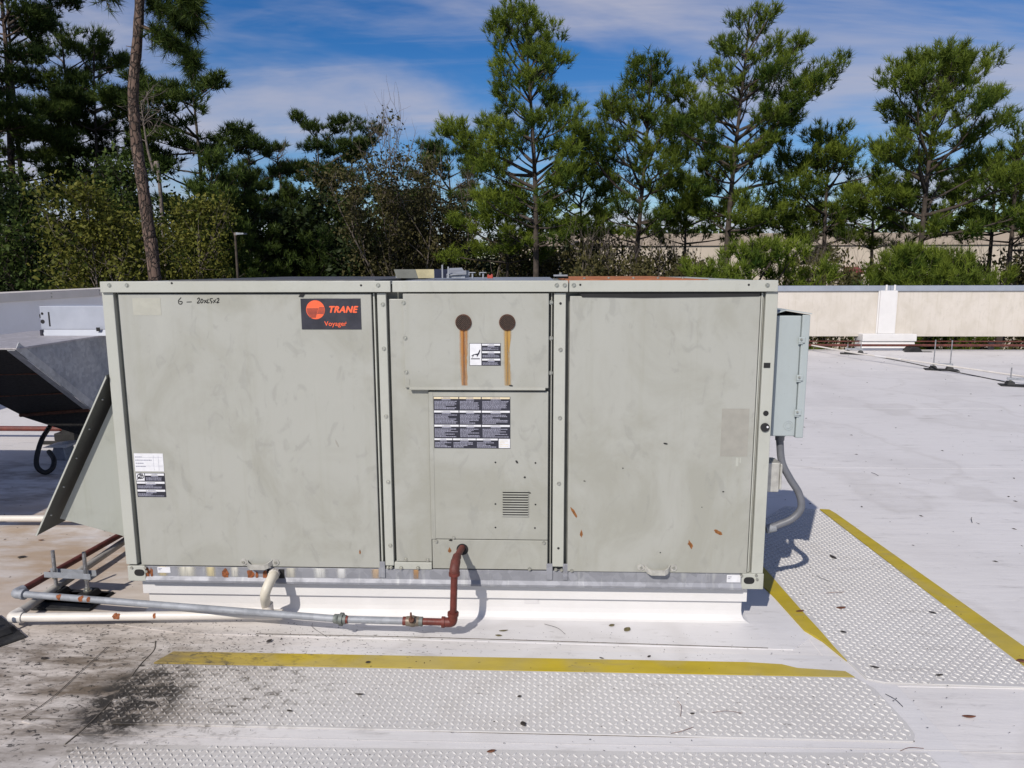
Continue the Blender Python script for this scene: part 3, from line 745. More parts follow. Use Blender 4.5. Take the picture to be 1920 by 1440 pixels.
# base rail
def strip_prism(x0, x1, prof, name, mat, parent):
    return MB().prism([(x0, y, z) for y, z in prof], (x1-x0, 0, 0)).build(name, MT[mat], parent, bevel=0.0015)
BR = strip_prism(0.075, 2.452, [(0.0295, 0.2205), (0.006, 0.2205), (0.006, 0.178), (-0.002, 0.164), (-0.002, 0.155), (0.0295, 0.155)], 'base_rail', 'zinc', U)
for x0, x1 in ((1.022, 1.048), (1.688, 1.712), (1.752, 1.772)):
    MB().box(x0, x1, 0.001, 0.0058, 0.185, 0.252).build('rail_clip', MT['zinc'], BR, bevel=0.001)
for px, rx in ((268, 1), (1411, -1)):
    a, b = (0.004, 0.076) if rx == 1 else (2.450, 2.534)
    br = MB().box(a, b, 0.000, 0.029, 0.158, 0.2215).build('corner_bracket', MT['paint_light'], U, bevel=0.002)
    cxx = 0.052 if rx == 1 else 2.478
    mb = MB()
    pts = []
    for k in range(20):
        an = 2*math.pi*k/20
        pts.append((cxx+0.018*(1 if math.cos(an) > 0 else -1)*abs(math.cos(an))**0.6*1.15, -0.0012, 0.194+0.014*math.sin(an)))
    mb.prism(pts, (0, 0.002, 0)); mb.build('lifting_hole', MT['gap'], br)
    for dx_, dz_ in ((-0.030, 0.021), (0.026, 0.022), (0.030, 0.006)):
        p = (cxx+dx_, 0, 0.194+dz_)
        MB().cyl((p[0], 0.001, p[2]), (p[0], -0.004, p[2]), 0.0058, 6).build('bolt', MT['screw'], br)
# small white labels on the rail
for q in (((295, 1063), (320, 1074)), ((1363, 1078), (1388, 1092))):
    a, b = FY(*q[0], 0.005), FY(*q[1], 0.005)
    lb = MB().box(a.x, b.x, 0.0045, 0.0062, b.z, a.z).build('paper_label', MT['white_print'], BR)
    for k in range(2):
        z = a.z-(a.z-b.z)*(0.25+0.22*k)
        MB().box(a.x+0.004, a.x+0.018-0.005*k, 0.0038, 0.0046, z-0.0012, z+0.0012).build('print_line', MT['grey_print'], lb)
# handles
for (xa, xb, z) in ((0.472, 0.619, 0.242), (2.049, 2.192, 0.240)):
    P = [(xa+0.02, -0.001, z+0.003), (xa+0.032, -0.020, z-0.004), (xa+0.045, -0.028, z-0.008), (xb-0.045, -0.028, z-0.008), (xb-0.032, -0.020, z-0.004), (xb-0.02, -0.001, z+0.003)]
    mb = MB()
    for i in range(len(P)-1):
        a, b = Vector(P[i]), Vector(P[i+1]); hgt = Vector((0, 0, 0.0105)); th = Vector((0, 0.004, 0)) if i == 2 else Vector((0.004 if i < 2 else -0.004, 0.002, 0))
        mb.add([a-hgt, b-hgt, b+hgt, a+hgt, a-hgt+th, b-hgt+th, b+hgt+th, a+hgt+th], [(0, 1, 2, 3), (7, 6, 5, 4), (0, 4, 5, 1), (1, 5, 6, 2), (2, 6, 7, 3), (3, 7, 4, 0)])
    hd = mb.build('handle', MT['alu'], LP if xa < 1 else RP)
    for x in (xa+0.008, xb-0.008):
        MB().cyl((x, 0.0005, z+0.003), (x, -0.003, z+0.003), 0.0135, 14).build('handle_foot', MT['alu'], hd)
        MB().cyl((x, -0.003, z+0.003), (x, -0.0065, z+0.003), 0.006, 6).build('bolt', MT['screw'], hd)

# stains on the galvanised rail and amber drips on the panels
def blob(px, py, w_, h_, y, mat, parent, name, seed=0, lean=0.0, drop=False):
    r_ = random.Random(seed*77+int(px)); c = FY(px, py, y); pts = []
    n_ = 16
    for k in range(n_):
        a = 2*math.pi*k/n_
        rr = 1+0.22*r_.uniform(-1, 1)
        x, z = math.cos(a)*rr*w_/2, math.sin(a)*rr*h_/2
        if drop and z > 0: x *= max(0.12, 1-z/(h_/2)*1.0)
        x += lean*z
        pts.append((c.x+x, y, c.z+z))
    return MB().prism(pts, (0, -0.0007, 0)).build(name, MT[mat], parent)
for (px, py, w_, h_) in ((275, 1073, 0.026, 0.046), (284, 1074, 0.012, 0.04), (423, 1076, 0.026, 0.042), (470, 1077, 0.03, 0.038), (482, 1079, 0.012, 0.034), (497, 1078, 0.02, 0.036)):
    blob(px, py, w_, h_, 0.0055, 'rust', BR, 'rust_stain', 3)
for (px, w_, c) in ((305, 0.05, (0.5, 0.42, 0.25)), (350, 0.09, (0.6, 0.58, 0.5)), (395, 0.05, (0.58, 0.5, 0.3)), (440, 0.04, (0.6, 0.58, 0.52)), (545, 0.05, (0.5, 0.48, 0.42)), (600, 0.06, (0.62, 0.62, 0.6)), (640, 0.05, (0.6, 0.6, 0.6)), (705, 0.045, (0.45, 0.33, 0.22)), (780, 0.03, (0.38, 0.22, 0.1))):
    x = FY(px, 1072, 0.005).x
    MB().add([(x-w_/2, 0.0052, 0.180), (x+w_/2, 0.0052, 0.180), (x+w_/2, 0.0052, 0.219), (x-w_/2, 0.0052, 0.219)], [(0, 1, 2, 3)]).build('drip_stain', decal('drip_stain_%d' % px, c, 0.8), BR)
blob(784, 1065, 0.014, 0.014, 0.0012, 'amber', U, 'rust_stain', 5)
for (px, py, w_, h_, ln, dr) in ((1076, 961, 0.012, 0.042, -0.55, False), (1090, 1000, 0.011, 0.032, 0.0, True), (1294, 1020, 0.017, 0.034, -0.35, True), (1347, 998.5, 0.024, 0.022, -0.9, False)):
    blob(px, py, w_, h_, -0.0002, 'amber', RP, 'amber_drip', 2, ln, dr)
blob(843, 1031, 0.013, 0.026, 0.0018, 'amber', BP, 'amber_drip', 2, 0, True)
for (px, py, w_, h_, ln) in ((1248, 832, 0.016, 0.007, -0.8), (1168, 878, 0.005, 0.005, 0), (1096, 902, 0.008, 0.004, -1), (1356, 922, 0.008, 0.005, 0), (1316, 951, 0.004, 0.004, 0), (1238, 1036, 0.005, 0.005, 0)):
    blob(px, py, w_, h_, -0.0002, 'ink', RP, 'paint_chip', 4, ln)
for (px, py, w_, h_, ln) in ((969, 866, 0.009, 0.012, -0.5), (984, 895, 0.008, 0.008, 0), (993, 924, 0.01, 0.006, -1), (845, 1093-80, 0.014, 0.006, 0)):
    blob(px, py, w_, h_, -0.0002, 'ink', AP, 'paint_chip', 4, ln)
blob(958, 723, 0.014, 0.006, -0.0045, 'ink', FP, 'paint_chip', 4, -0.8)
blob(632, 832, 0.006, 0.028, -0.0002, 'ghost_dark', LP, 'scuff_mark', 6, -0.4)
blob(675, 1035, 0.006, 0.018, -0.0002, 'amber', LP, 'scuff_mark', 6, 0)

# faded sticker ghosts
def rect(name, mat, parent, pa, pb, y, th=0.0006):
    a, b = FY(*pa, y), FY(*pb, y)
    return MB().box(a.x, b.x, y-th, y+0.0004, b.z, a.z).build(name, MT[mat], parent)
rect('faded_sticker', 'ghost_light', LP, (248, 559), (303, 591), 0.0)
gs = rect('faded_sticker', 'ghost_dark', RP, (1354, 766), (1401, 856), 0.0)
for k in range(0):
    a = FY(1358, 775+k*9, 0)
    MB().box(a.x, a.x+0.04+0.03*rng.random(), -0.0010, -0.0005, a.z-0.0012, a.z+0.0008).build('print_line', MT['paint'], gs)
rect('sticker_smear', 'paint_light', RP, (1380, 858), (1384, 874), 0.0)
rect('sticker_smear', 'paint_light', RP, (1387, 858), (1389, 868), 0.0)

# ---- printed labels
def lines(parent, x0, x1, z0, z1, n_, y, seed, col='grey_print', gap=0.35):
    r_ = random.Random(seed); mb = MB(); h_ = (z1-z0)/n_
    for k in range(n_):
        z = z1-(k+0.5)*h_; end = x0+(x1-x0)*(r_.uniform(0.35, 0.75) if r_.random() < 0.3 else r_.uniform(0.86, 1.0)); x = x0
        while x < end-0.001:
            wl = r_.uniform(0.003, 0.009); xe = min(end, x+wl)
            mb.add([(x, y, z-h_*(0.5-gap/2)), (xe, y, z-h_*(0.5-gap/2)), (xe, y, z+h_*(0.5-gap/2)), (x, y, z+h_*(0.5-gap/2))], [(0, 1, 2, 3)])
            x = xe+0.0011
    return mb.build('printed_text', MT[col], parent)
def warn_block(parent, x0, x1, z0, z1, y, seed, head='white_print', nl=6, hh=0.16):
    zh = z1-(z1-z0)*hh
    MB().box(x0+0.0008, x1-0.0008, y-0.0004, y, zh, z1-0.0008).build('header_bar', MT[head], parent)
    m_ = (x0+x1)/2; w_ = (x1-x0)
    mb = MB()
    zc = (zh+z1)/2
    mb.prism([(m_-w_*0.19, y-0.0008, zc-0.0022), (m_-w_*0.15, y-0.0008, zc-0.0022), (m_-w_*0.17, y-0.0008, zc+0.0022)], (0, 0.0003, 0))
    for k in range(6):
        x = m_-w_*0.12+k*w_*0.047
        mb.box(x, x+w_*0.035, y-0.0008, y-0.0005, zc-0.0016, zc+0.0016)
    mb.build('header_text', MT['grey_print'], parent)
    MB().box(m_-w_*0.18, m_+w_*0.18, y-0.0004, y-0.0001, zh-0.0052, zh-0.0016).build('sub_heading', MT['grey_print'], parent)
    lines(parent, x0+0.003, x1-0.004, z0+0.002, zh-0.007, nl, y-0.0004, seed)
# big twelve-field warning label
a, b = FY(812.5, 743.5, 0), FY(957, 841, 0)
S = MB().box(a.x, b.x, -0.0012, 0.0002, b.z, a.z).build('warning_label', MT['black_print'], AP)
W_, H_ = b.x-a.x, a.z-b.z
colx = [0, 0.332, 0.624, 1.0]; rowz = [0, 0.26, 0.535, 0.80, 1.0]
for r_ in range(3):
    for c_ in range(3):
        warn_block(S, a.x+W_*colx[c_]+0.001, a.x+W_*colx[c_+1]-0.001, a.z-H_*rowz[r_+1]+0.001, a.z-H_*rowz[r_]-0.0005, -0.0014, r_*5+c_, 'cream_print' if r_ == 0 else 'white_print', 7)
colx = [0, 0.243, 0.552, 0.84]
for c_ in range(3):
    warn_block(S, a.x+W_*colx[c_]+0.0005, a.x+W_*colx[c_+1]-0.0005, b.z+0.001, a.z-H_*0.80-0.0005, -0.0014, 40+c_, 'white_print', 4, 0.2)
w1 = MB().box(a.x+W_*0.848, b.x-0.001, -0.0018, -0.0013, b.z+0.002, a.z-H_*0.81).build('blank_field', MT['white_print'], S)
lines(w1, a.x+W_*0.86, b.x-0.006, b.z+0.006, a.z-H_*0.835, 4, -0.0022, 9, 'cream_print', 0.7)
# small label with the hand sign on the flue panel
a, b = FY(880, 643.5, -0.004), FY(939, 685.5, -0.004)
S = MB().box(a.x, b.x, -0.0052, -0.0038, b.z, a.z).build('warning_label', MT['black_print'], FP)
W_, H_ = b.x-a.x, a.z-b.z
MB().box(a.x+0.0015, a.x+W_*0.38, -0.0058, -0.0054, b.z+0.0015, a.z-0.0015).build('picture_field', MT['white_print'], S)
hp = [(0.05, 0.43), (0.12, 0.50), (0.27, 0.55), (0.32, 0.70), (0.345, 0.73), (0.35, 0.66), (0.31, 0.52), (0.24, 0.38), (0.235, 0.47), (0.15, 0.48), (0.10, 0.36), (0.085, 0.37), (0.11, 0.44)]
MB().prism([(a.x+u_*W_, -0.0062, b.z+v_*H_) for u_, v_ in hp], (0, 0.0003, 0)).build('hand_symbol', MT['black_print'], S)
MB().box(a.x+W_*0.05, a.x+W_*0.33, -0.0062, -0.0059, b.z+H_*0.285, b.z+H_*0.325).build('symbol_bar', MT['black_print'], S)
for k in range(3): warn_block(S, a.x+W_*0.395, b.x-0.001, b.z+H_*(2-k)/3+0.001, b.z+H_*(3-k)/3-0.001, -0.0054, 60+k, 'white_print', 3, 0.3)
# labels on the left panel
a, b = FY(251, 850, 0), FY(308, 884, 0)
S = MB().box(a.x, b.x, -0.0010, 0.0002, b.z, a.z).build('paper_label', MT['white_print'], LP)
W_, H_ = b.x-a.x, a.z-b.z
lines(S, a.x+0.004, a.x+W_*0.62, b.z+0.014, a.z-0.008, 4, -0.0013, 4, 'grey_print', 0.72)
mb = MB()
for u_ in (0.66, 0.83): mb.box(a.x+W_*u_, a.x+W_*u_+0.0007, -0.0013, -0.0011, b.z+0.004, a.z-0.008)
for v_ in (0.3, 0.78): mb.box(a.x+0.003, b.x-0.003, -0.00135, -0.0011, b.z+H_*v_, b.z+H_*v_+0.0006)
mb.build('table_lines', MT['grey_print'], S)
a, b = FY(254.5, 886.5, 0), FY(312, 932, 0)
S = MB().box(a.x, b.x, -0.0012, 0.0002, b.z, a.z).build('warning_label', MT['black_print'], LP)
W_, H_ = b.x-a.x, a.z-b.z
MB().box(a.x+0.0015, a.x+W_*0.30, -0.0018, -0.0014, b.z+H_*0.68, a.z-0.0015).build('picture_field', MT['white_print'], S)
mb = MB()
for (u_, v_, rr) in ((0.14, 0.86, 0.011), (0.21, 0.85, 0.009), (0.19, 0.93, 0.007)):
    for k in range(14):
        a0, a1 = 2*math.pi*k/14, 2*math.pi*(k+1)/14
        cx_, cz_ = a.x+W_*u_, b.z+H_*v_
        mb.add([(cx_+rr*q_*math.cos(an), -0.0022, cz_+rr*q_*math.sin(an)) for q_, an in ((0.7, a0), (0.7, a1), (1, a1), (1, a0))], [(0, 1, 2, 3)])
mb.prism([(a.x+W_*u_, -0.0022, b.z+H_*v_) for u_, v_ in ((0.03, 0.73), (0.08, 0.83), (0.13, 0.84), (0.2, 0.8), (0.12, 0.79), (0.06, 0.72))], (0, 0.0003, 0))
mb.build('fan_hand_symbol', MT['black_print'], S)
warn_block(S, a.x+W_*0.32, b.x-0.001, b.z+H_*0.67, a.z-0.001, -0.0014, 70, 'white_print', 3, 0.3)
for k in range(2): warn_block(S, a.x+0.001, b.x-0.001, b.z+H_*(1-k)*0.33+0.001, b.z+H_*(2-k)*0.33-0.001, -0.0014, 72+k, 'white_print', 3, 0.3)

# ---- logo plate
def text_mesh(body, size, x, z, y, mat, parent, name, shear=0.0, bold=0.0, sx=1.0, space=1.0):
    cu = bpy.data.curves.new('lettering', 'FONT')
    cu.body = body; cu.size = size; cu.shear = shear; cu.extrude = 0.0004; cu.space_character = space
    tmp = bpy.data.objects.new('lettering', cu); sc.collection.objects.link(tmp)
    dg = bpy.context.evaluated_depsgraph_get(); dg.update()
    me = bpy.data.meshes.new_from_object(tmp.evaluated_get(dg))
    bpy.data.objects.remove(tmp)
    v = np.empty(len(me.vertices)*3); me.vertices.foreach_get('co', v); v = v.reshape(-1, 3)
    org = ORG[parent.name]
    out = np.stack([v[:, 0]*sx+x-org.x, y-v[:, 2]-org.y, v[:, 1]+z-org.z], -1)
    fs = [tuple(p.vertices) for p in me.polygons]; V_, F_ = [], []
    for k, (ox, oz) in enumerate(((0, 0), (bold, 0), (-bold, 0), (0, bold*0.7), (0, -bold*0.7))):
        b0 = len(V_); V_ += [tuple(q) for q in out+np.array([ox, -0.00004*k, oz])]; F_ += [tuple(i+b0 for i in f) for f in fs]
    me = bpy.data.meshes.new(name); me.from_pydata(V_, [], F_)
    me.materials.append(MT[mat]); me.update()
    o = link(bpy.data.objects.new(name, me)); o.parent = parent; ORG[o.name] = org
    return o, out
a, b = FY(563.5, 559.5, 0), FY(678, 617.5, 0)
S = MB().box(a.x, b.x, -0.0022, 0.0002, b.z, a.z).build('logo_plate', MT['sign_black'], LP, bevel=0.0006)
W_, H_ = b.x-a.x, a.z-b.z
c = Vector((a.x+W_*0.245, 0, a.z-H_*0.365)); R_ = H_*0.305
D = MB().cyl((c.x, -0.0020, c.z), (c.x, -0.0030, c.z), R_, 40).build('orange_disc', MT['orange'], S)
mb = MB()
for k in range(8):
    z = c.z+R_*0.10-k*R_*0.125
    hw = math.sqrt(max(0, R_**2-(z-c.z)**2))
    xe = c.x+R_*(0.32-0.045*k)
    mb.box(c.x-hw*0.93, xe, -0.0036, -0.0031, z-R_*0.034, z+R_*0.034)
for k in range(6):
    z = c.z+R_*0.22-k*R_*0.125
    hw = math.sqrt(max(0, R_**2-(z-c.z)**2))
    mb.box(c.x+R_*(0.40-0.045*k), c.x+hw*0.96, -0.0036, -0.0031, z-R_*0.03, z+R_*0.03)
mb.build('disc_stripes', MT['sign_black'], D)
text_mesh('TRANE', 0.034, a.x+W_*0.455, a.z-H_*0.455, -0.0028, 'orange', S, 'lettering', 0.28, 0.0017, 0.96, 1.08)
text_mesh('Voyager', 0.0245, a.x+W_*0.385, a.z-H_*0.885, -0.0028, 'orange', S, 'lettering', 0.0, 0.0003, 1.0, 1.04)
for (u_, v_) in ((0.955, 0.27), (0.745, 0.765)): MB().cyl((a.x+W_*u_, -0.002, a.z-H_*v_), (a.x+W_*u_, -0.0026, a.z-H_*v_), 0.0016, 8).build('trade_mark', MT['orange'], S)

# ---- marker handwriting: 6 - 20x25x2
def stroke(parent, pts, wd=0.0016):
    P = [FY(335+u_*76, 570-v_*12, 0) for u_, v_ in pts]
    P = [Vector((p.x, -0.0006, p.z)) for p in smooth_path(P, 5)] if len(P) > 2 else [Vector((p.x, -0.0006, p.z)) for p in P]
    mb = MB()
    for i in range(len(P)-1):
        d = (P[i+1]-P[i]).normalized(); s = Vector((-d.z, 0, d.x))*wd
        mb.add([P[i]-s-d*0.0006, P[i+1]-s+d*0.0006, P[i+1]+s+d*0.0006, P[i]+s-d*0.0006], [(3, 2, 1, 0)])
    return mb.build('marker_stroke', MT['ink'], parent)
HW = LP
for pts in ([(0.06, 1.0), (0.0, 0.55), (0.01, 0.05), (0.07, 0.0), (0.085, 0.35), (0.02, 0.4)], [(0.20, 0.3), (0.32, 0.33)],
            [(0.46, 0.75), (0.50, 0.95), (0.52, 0.7), (0.46, 0.15), (0.53, 0.2)], [(0.57, 0.8), (0.545, 0.4), (0.57, 0.15), (0.605, 0.5), (0.575, 0.8)],
            [(0.63, 0.6), (0.69, 0.2)], [(0.685, 0.65), (0.63, 0.15)], [(0.73, 0.8), (0.70, 0.2), (0.76, 0.22)], [(0.84, 0.85), (0.78, 0.8), (0.785, 0.5), (0.825, 0.4), (0.80, 0.1)],
            [(0.86, 0.6), (0.91, 0.25)], [(0.915, 0.7), (0.855, 0.15)], [(0.94, 0.75), (0.985, 0.9), (0.99, 0.6), (0.94, 0.2), (1.0, 0.25)]):
    stroke(HW, pts)

# ---- things on top of the cabinet
MB().box(0.20, 1.02, 0.12, 1.50, 1.3425, 1.3575).build('top_cover', simple('dark_top_cover', (0.06, 0.06, 0.065), 0.6), U, bevel=0.004)
MB().box(0.02, 0.18, 0.06, 1.58, 1.3425, 1.351).build('top_panel', MT['paint_light'], U, bevel=0.002)
MB().box(1.10, 1.72, 0.10, 1.58, 1.3425, 1.351).build('top_panel', MT['zinc_dark'], U, bevel=0.002)
MB().box(1.76, 2.30, 0.10, 1.50, 1.3425, 1.3562).build('rusty_top_cover', MT['rust_orange'], U, bevel=0.004)
MB().box(2.31, 2.51, 0.06, 1.58, 1.3425, 1.351).build('top_panel', MT['paint_light'], U, bevel=0.002)
for k in range(5):
    x = 1.84+k*0.1; MB().cyl((x, 0.30, 1.357), (x, 0.30, 1.3635), 0.006, 6).build('bolt', MT['screw'], U)
def topq(px, y): return FY(px, 515, y).x
yq = 0.55
hd = MB()
xa, xb, xc, xd, xe = (topq(q, yq) for q in (742, 779, 814, 838, 866))
zt0, zt1 = 1.358, 1.397
hood_top = thing('exhaust_hood_piece', ((xa+xe)/2, yq+0.1, 1.358), 'low bent sheet-metal hood lying on top of the unit, dark, yellowish and pale facets', 'sheet metal')
MB().prism([(xa, yq+0.02, zt0), (xb+0.012, yq, zt0), (xb, yq, zt1), (xa-0.012, yq+0.02, zt1)], (0, 0.003, 0)).build('dark_plate', MT['paint_in'], hood_top)
MB().prism([(xb+0.013, yq-0.004, zt0), (xc, yq-0.004, zt0), (xc, yq-0.004, zt1), (xb+0.001, yq-0.004, zt1)], (0, 0.003, 0)).build('yellowed_plate', simple('yellowed_sheet', (0.42, 0.37, 0.22), 0.6), hood_top)
MB().prism([(xc+0.001, yq, zt0), (xd, yq+0.05, zt0), (xd, yq+0.05, zt1), (xc+0.001, yq, zt1)], (0, 0.003, 0)).build('dark_plate', simple('blue_black_sheet', (0.04, 0.045, 0.08), 0.5), hood_top)
MB().prism([(xd, yq-0.02, zt0+0.012), (xe+0.02, yq-0.02, zt0+0.016), (xe-0.01, yq+0.10, zt1+0.004), (xd, yq+0.10, zt1+0.002)], (0, 0, 0.003)).build('pale_flap', MT['zinc_pipe'], hood_top)
MB().box(xd, xe+0.015, yq-0.01, yq+0.002, zt0, zt0+0.011).build('flap_foot', MT['zinc_dark'], hood_top)
MB().box(xa-0.02, xe+0.01, yq+0.10, yq+0.24, zt0, zt1-0.006).build('hood_back', MT['zinc_dark'], hood_top)
for px, h_ in ((831, 0.058), (842, 0.05)):
    x = topq(px, yq); MB().box(x-0.003, x+0.003, yq-0.03, yq-0.022, zt0, zt0+h_).build('upright_pin', MT['zinc_pipe'], hood_top)
for i, (px, lab, m_) in enumerate(((886, 'nearer the pale sheet-metal flap', 'zinc_dark'), (906, 'beside the small red block', 'zinc_dark'))):
    x = topq(px, 0.45)
    cl_ = thing('pipe_clip', (x, 0.45, 1.358), 'small grey metal clip on top of the unit '+lab, 'clip', 'clips on top of the unit')
    MB().box(x-0.003, x+0.003, 0.44, 0.46, 1.358, 1.380).build('clip_post', MT[m_], cl_)
    MB().box(x-0.016, x+0.014, 0.435, 0.465, 1.3805, 1.384).build('clip_plate', MT[m_], cl_, bevel=0.001)
    MB().box(x-0.016, x-0.012, 0.435, 0.465, 1.371, 1.380).build('clip_lip', MT[m_], cl_)
x = topq(919, 0.42)
o = MB().prism([(x-0.011, 0.40, 1.358), (x+0.012, 0.40, 1.358), (x+0.012, 0.40, 1.374), (x+0.006, 0.40, 1.377), (x+0.004, 0.40, 1.371), (x-0.004, 0.40, 1.371), (x-0.006, 0.40, 1.377), (x-0.011, 0.40, 1.372)], (0, 0.03, 0)).build('red_block', simple('red_plastic', (0.35, 0.05, 0.03), 0.5), None, (x, 0.41, 1.358), 0.001)
tag(o, 'small notched red block on top of the unit', 'block')
x0_, x1_ = topq(1038, 0.35), topq(1064, 0.35)
o = thing('latch_plate', ((x0_+x1_)/2, 0.36, 1.358), 'flat grey latch plate with a bolt on top of the unit near the rusty cover', 'latch')
MB().box(x0_, x1_, 0.33, 0.40, 1.366, 1.373).build('plate', MT['zinc_dark'], o, bevel=0.001)
MB().box(x0_+0.012, x1_+0.004, 0.34, 0.39, 1.358, 1.3655).build('spacer', MT['black'], o)
MB().cyl(((x0_+x1_)/2, 0.36, 1.3735), ((x0_+x1_)/2, 0.36, 1.382), 0.006, 8).build('bolt', MT['screw'], o)

# ---- intake hood on the left end of the cabinet
IH = MB().prism([(0.0005, 0.045, 0.925), (-0.285, 0.045, 0.402), (0.0005, 0.045, 0.322)], (0, 0.0025, 0)).build('intake_hood', MT['paint_hood'], U)
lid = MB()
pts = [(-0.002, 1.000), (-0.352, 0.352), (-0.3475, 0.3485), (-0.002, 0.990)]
lid.prism([(x, -0.012, z) for x, z in pts], (0, 1.30, 0)); lid.build('hood_lid', simple('shade_dark_lid', (0.11, 0.115, 0.105), 0.65, 0.2, 0.2, 6), IH, bevel=0.001)  # shade on the lid's underside is put into this dark base colour
MB().prism([(-0.350, -0.016, 0.350), (-0.002, -0.016, 0.998), (-0.002, -0.016, 0.987), (-0.344, -0.016, 0.349)], (0, 0.0035, 0)).build('lid_edge', MT['paint_light'], IH)
MB().prism([(0.0005, 1.24, 0.925), (-0.285, 1.24, 0.402), (0.0005, 1.24, 0.322)], (0, 0.0025, 0)).build('hood_cheek', MT['paint_hood'], IH)
for k in range(5):
    f_ = 0.12+0.19*k
    x, z = -0.002-0.335*f_, 0.975-0.62*f_
    MB().tube([(x, 0.012, z-0.001), (x+0.004, 0.012, z-0.0035)], [0.004, 0.003], 6).build('screw', MT['screw'], IH)
# ================================================================== DISCONNECT BOX on the right end
y0 = 0.09
D = thing('disconnect_box', (2.60, 0.2, 0.745), 'pale blue-grey steel electrical disconnect box fixed to the unit\'s right end', 'electrical box')
X0, X1, XD = 2.534, FY(1500, 700, y0).x-0.006, FY(1512, 700, y0).x+0.001
ZL, ZH = FY(1480, 818, y0).z, FY(1480, 592, y0).z
MB().box(X0+0.024, X1, y0, 0.40, ZL, ZH).build('box_body', MT['blue_grey'], D, bevel=0.004)
MB().box(X0, X0+0.0235, y0+0.015, 0.39, ZL+0.004, ZH+0.004).build('back_plate', MT['blue_grey'], D, bevel=0.002)
MB().box(X1+0.0015, XD, y0-0.006, 0.405, ZL-0.006, ZH+0.004).build('door', MT['blue_grey'], D, bevel=0.004)
MB().prism([(X0+0.01, y0-0.005, ZH+0.004), (X1-0.06, y0-0.005, ZH+0.020), (XD+0.002, y0-0.012, ZH+0.006), (XD+0.002, y0-0.012, ZH+0.010), (X1-0.06, y0-0.005, ZH+0.0245), (X0+0.01, y0-0.005, ZH+0.009)], (0, 0.33, 0)).build('rain_cap', MT['blue_grey'], D)
for py in (637, 708, 773):
    p = FY(1503-(py-637)*0.025*2.2, py, y0-0.006)
    hg = MB().box(p.x-0.012, p.x+0.012, y0-0.012, y0-0.0065, p.z-0.012, p.z+0.011).build('door_clip', MT['blue_grey'], D, bevel=0.002)
    MB().cyl((p.x-0.004, y0-0.0115, p.z+0.002), (p.x-0.004, y0-0.0165, p.z+0.002), 0.0042, 8).build('clip_screw', MT['screw'], hg)
    MB().box(p.x-0.0125, p.x+0.004, y0-0.0105, y0-0.0068, p.z-0.0165, p.z-0.0125).build('clip_tab', MT['blue_grey'], hg)
kc = FY(1478, 798, y0)
mb = MB()
for rr in (0.018, 0.011):
    ring = [Vector((kc.x+rr*math.cos(2*math.pi*k/24), y0-0.0006, kc.z+rr*math.sin(2*math.pi*k/24))) for k in range(25)]
    mb.tube(ring, 0.0009, 5, False)
mb.build('knockout', MT['blue_grey'], D)
cp = FY(1461.5, 832, 0.16)
MB().tube([(cp.x, 0.16, ZL+0.002), (cp.x, 0.16, ZL-0.014), (cp.x, 0.16, ZL-0.015), (cp.x, 0.16, ZL-0.032)], [0.021, 0.021, 0.018, 0.0175], 16).build('conduit_fitting', MT['conduit'], D)
CP = [Vector((cp.x, 0.16, ZL-0.031))]+[FY(a, b, 0.16) for a, b in ((1466, 866), (1481, 897), (1498, 925), (1502, 952), (1486, 972), (1462, 983), (1440, 991))]
o = MB().tube(smooth_path(CP, 10), 0.0145, 14).build('flexible_conduit', MT['conduit'], None, CP[-1])
tag(o, 'grey flexible conduit curving from the disconnect box down into the unit', 'conduit')
e = CP[-1]
cl_ = MB().tube([e+Vector((0.03, 0, 0.006)), e+Vector((-0.008, 0, -0.003))], [0.0165, 0.0185], 12)
oo = cl_.build('conduit_collar', MT['zinc_pipe'], o)
J = thing('junction_box', (2.555, 0.14, 0.5), 'small pale grey junction box under the disconnect, half hidden by the unit corner', 'electrical box')
a, b = FY(1444, 868, 0.1), FY(1463, 923, 0.1)
MB().box(2.532, b.x-0.006, 0.10, 0.19, b.z, a.z).build('box_body', MT['alu'], J, bevel=0.004)
MB().box(b.x-0.0055, b.x+0.003, 0.096, 0.194, b.z+0.012, a.z-0.004).build('cover_plate', MT['alu'], J, bevel=0.003)

# ================================================================== GAS PIPE
G = thing('gas_pipe', (1.0, -0.13, 0.0), 'galvanised gas pipe with red-painted riser running from the unit to the left', 'pipe')
zA, zB = 0.088, 0.081
LE = FZ(30, 1113, zA); ME = FZ(640, 1161, 0.085); RE = Vector((FY(848, 1168, -0.155).x, -0.155, zB))
def along(px):
    k = (px-640)/(848-640); return ME+(RE-ME)*k
d1 = (ME-LE).normalized()
rp = 0.0135
MB().cyl(LE+d1*0.02, ME-d1*0.015, rp, 16).build('galvanised_length', MT['zinc_pipe'], G)
MB().cyl(ME, along(758), rp, 16).build('galvanised_length', MT['zinc_pipe'], G)
q = ME
un = MB().tube([q-d1*0.028, q-d1*0.006, q-d1*0.006], [0.0175, 0.0185, 0.012], 12); un = un.build('union', simple('malleable_iron', (0.16, 0.175, 0.165), 0.6, 0.3, 0.3, 40), G)
MB().tube([q-d1*0.006, q+d1*0.008], [0.0245, 0.0245], 6).build('union_nut', bpy.data.materials['malleable_iron'], un)
MB().tube([q+d1*0.009, q+d1*0.020], [0.018, 0.0165], 12).build('union_end', bpy.data.materials['malleable_iron'], un)
MB().cyl(q+d1*0.020, q+d1*0.028, 0.0145, 12).build('red_thread', MT['red_pipe'], un)
v0, v1 = along(762), along(786)
MB().cyl(along(756), along(762), 0.0165, 12).build('red_thread', MT['red_pipe'], G)
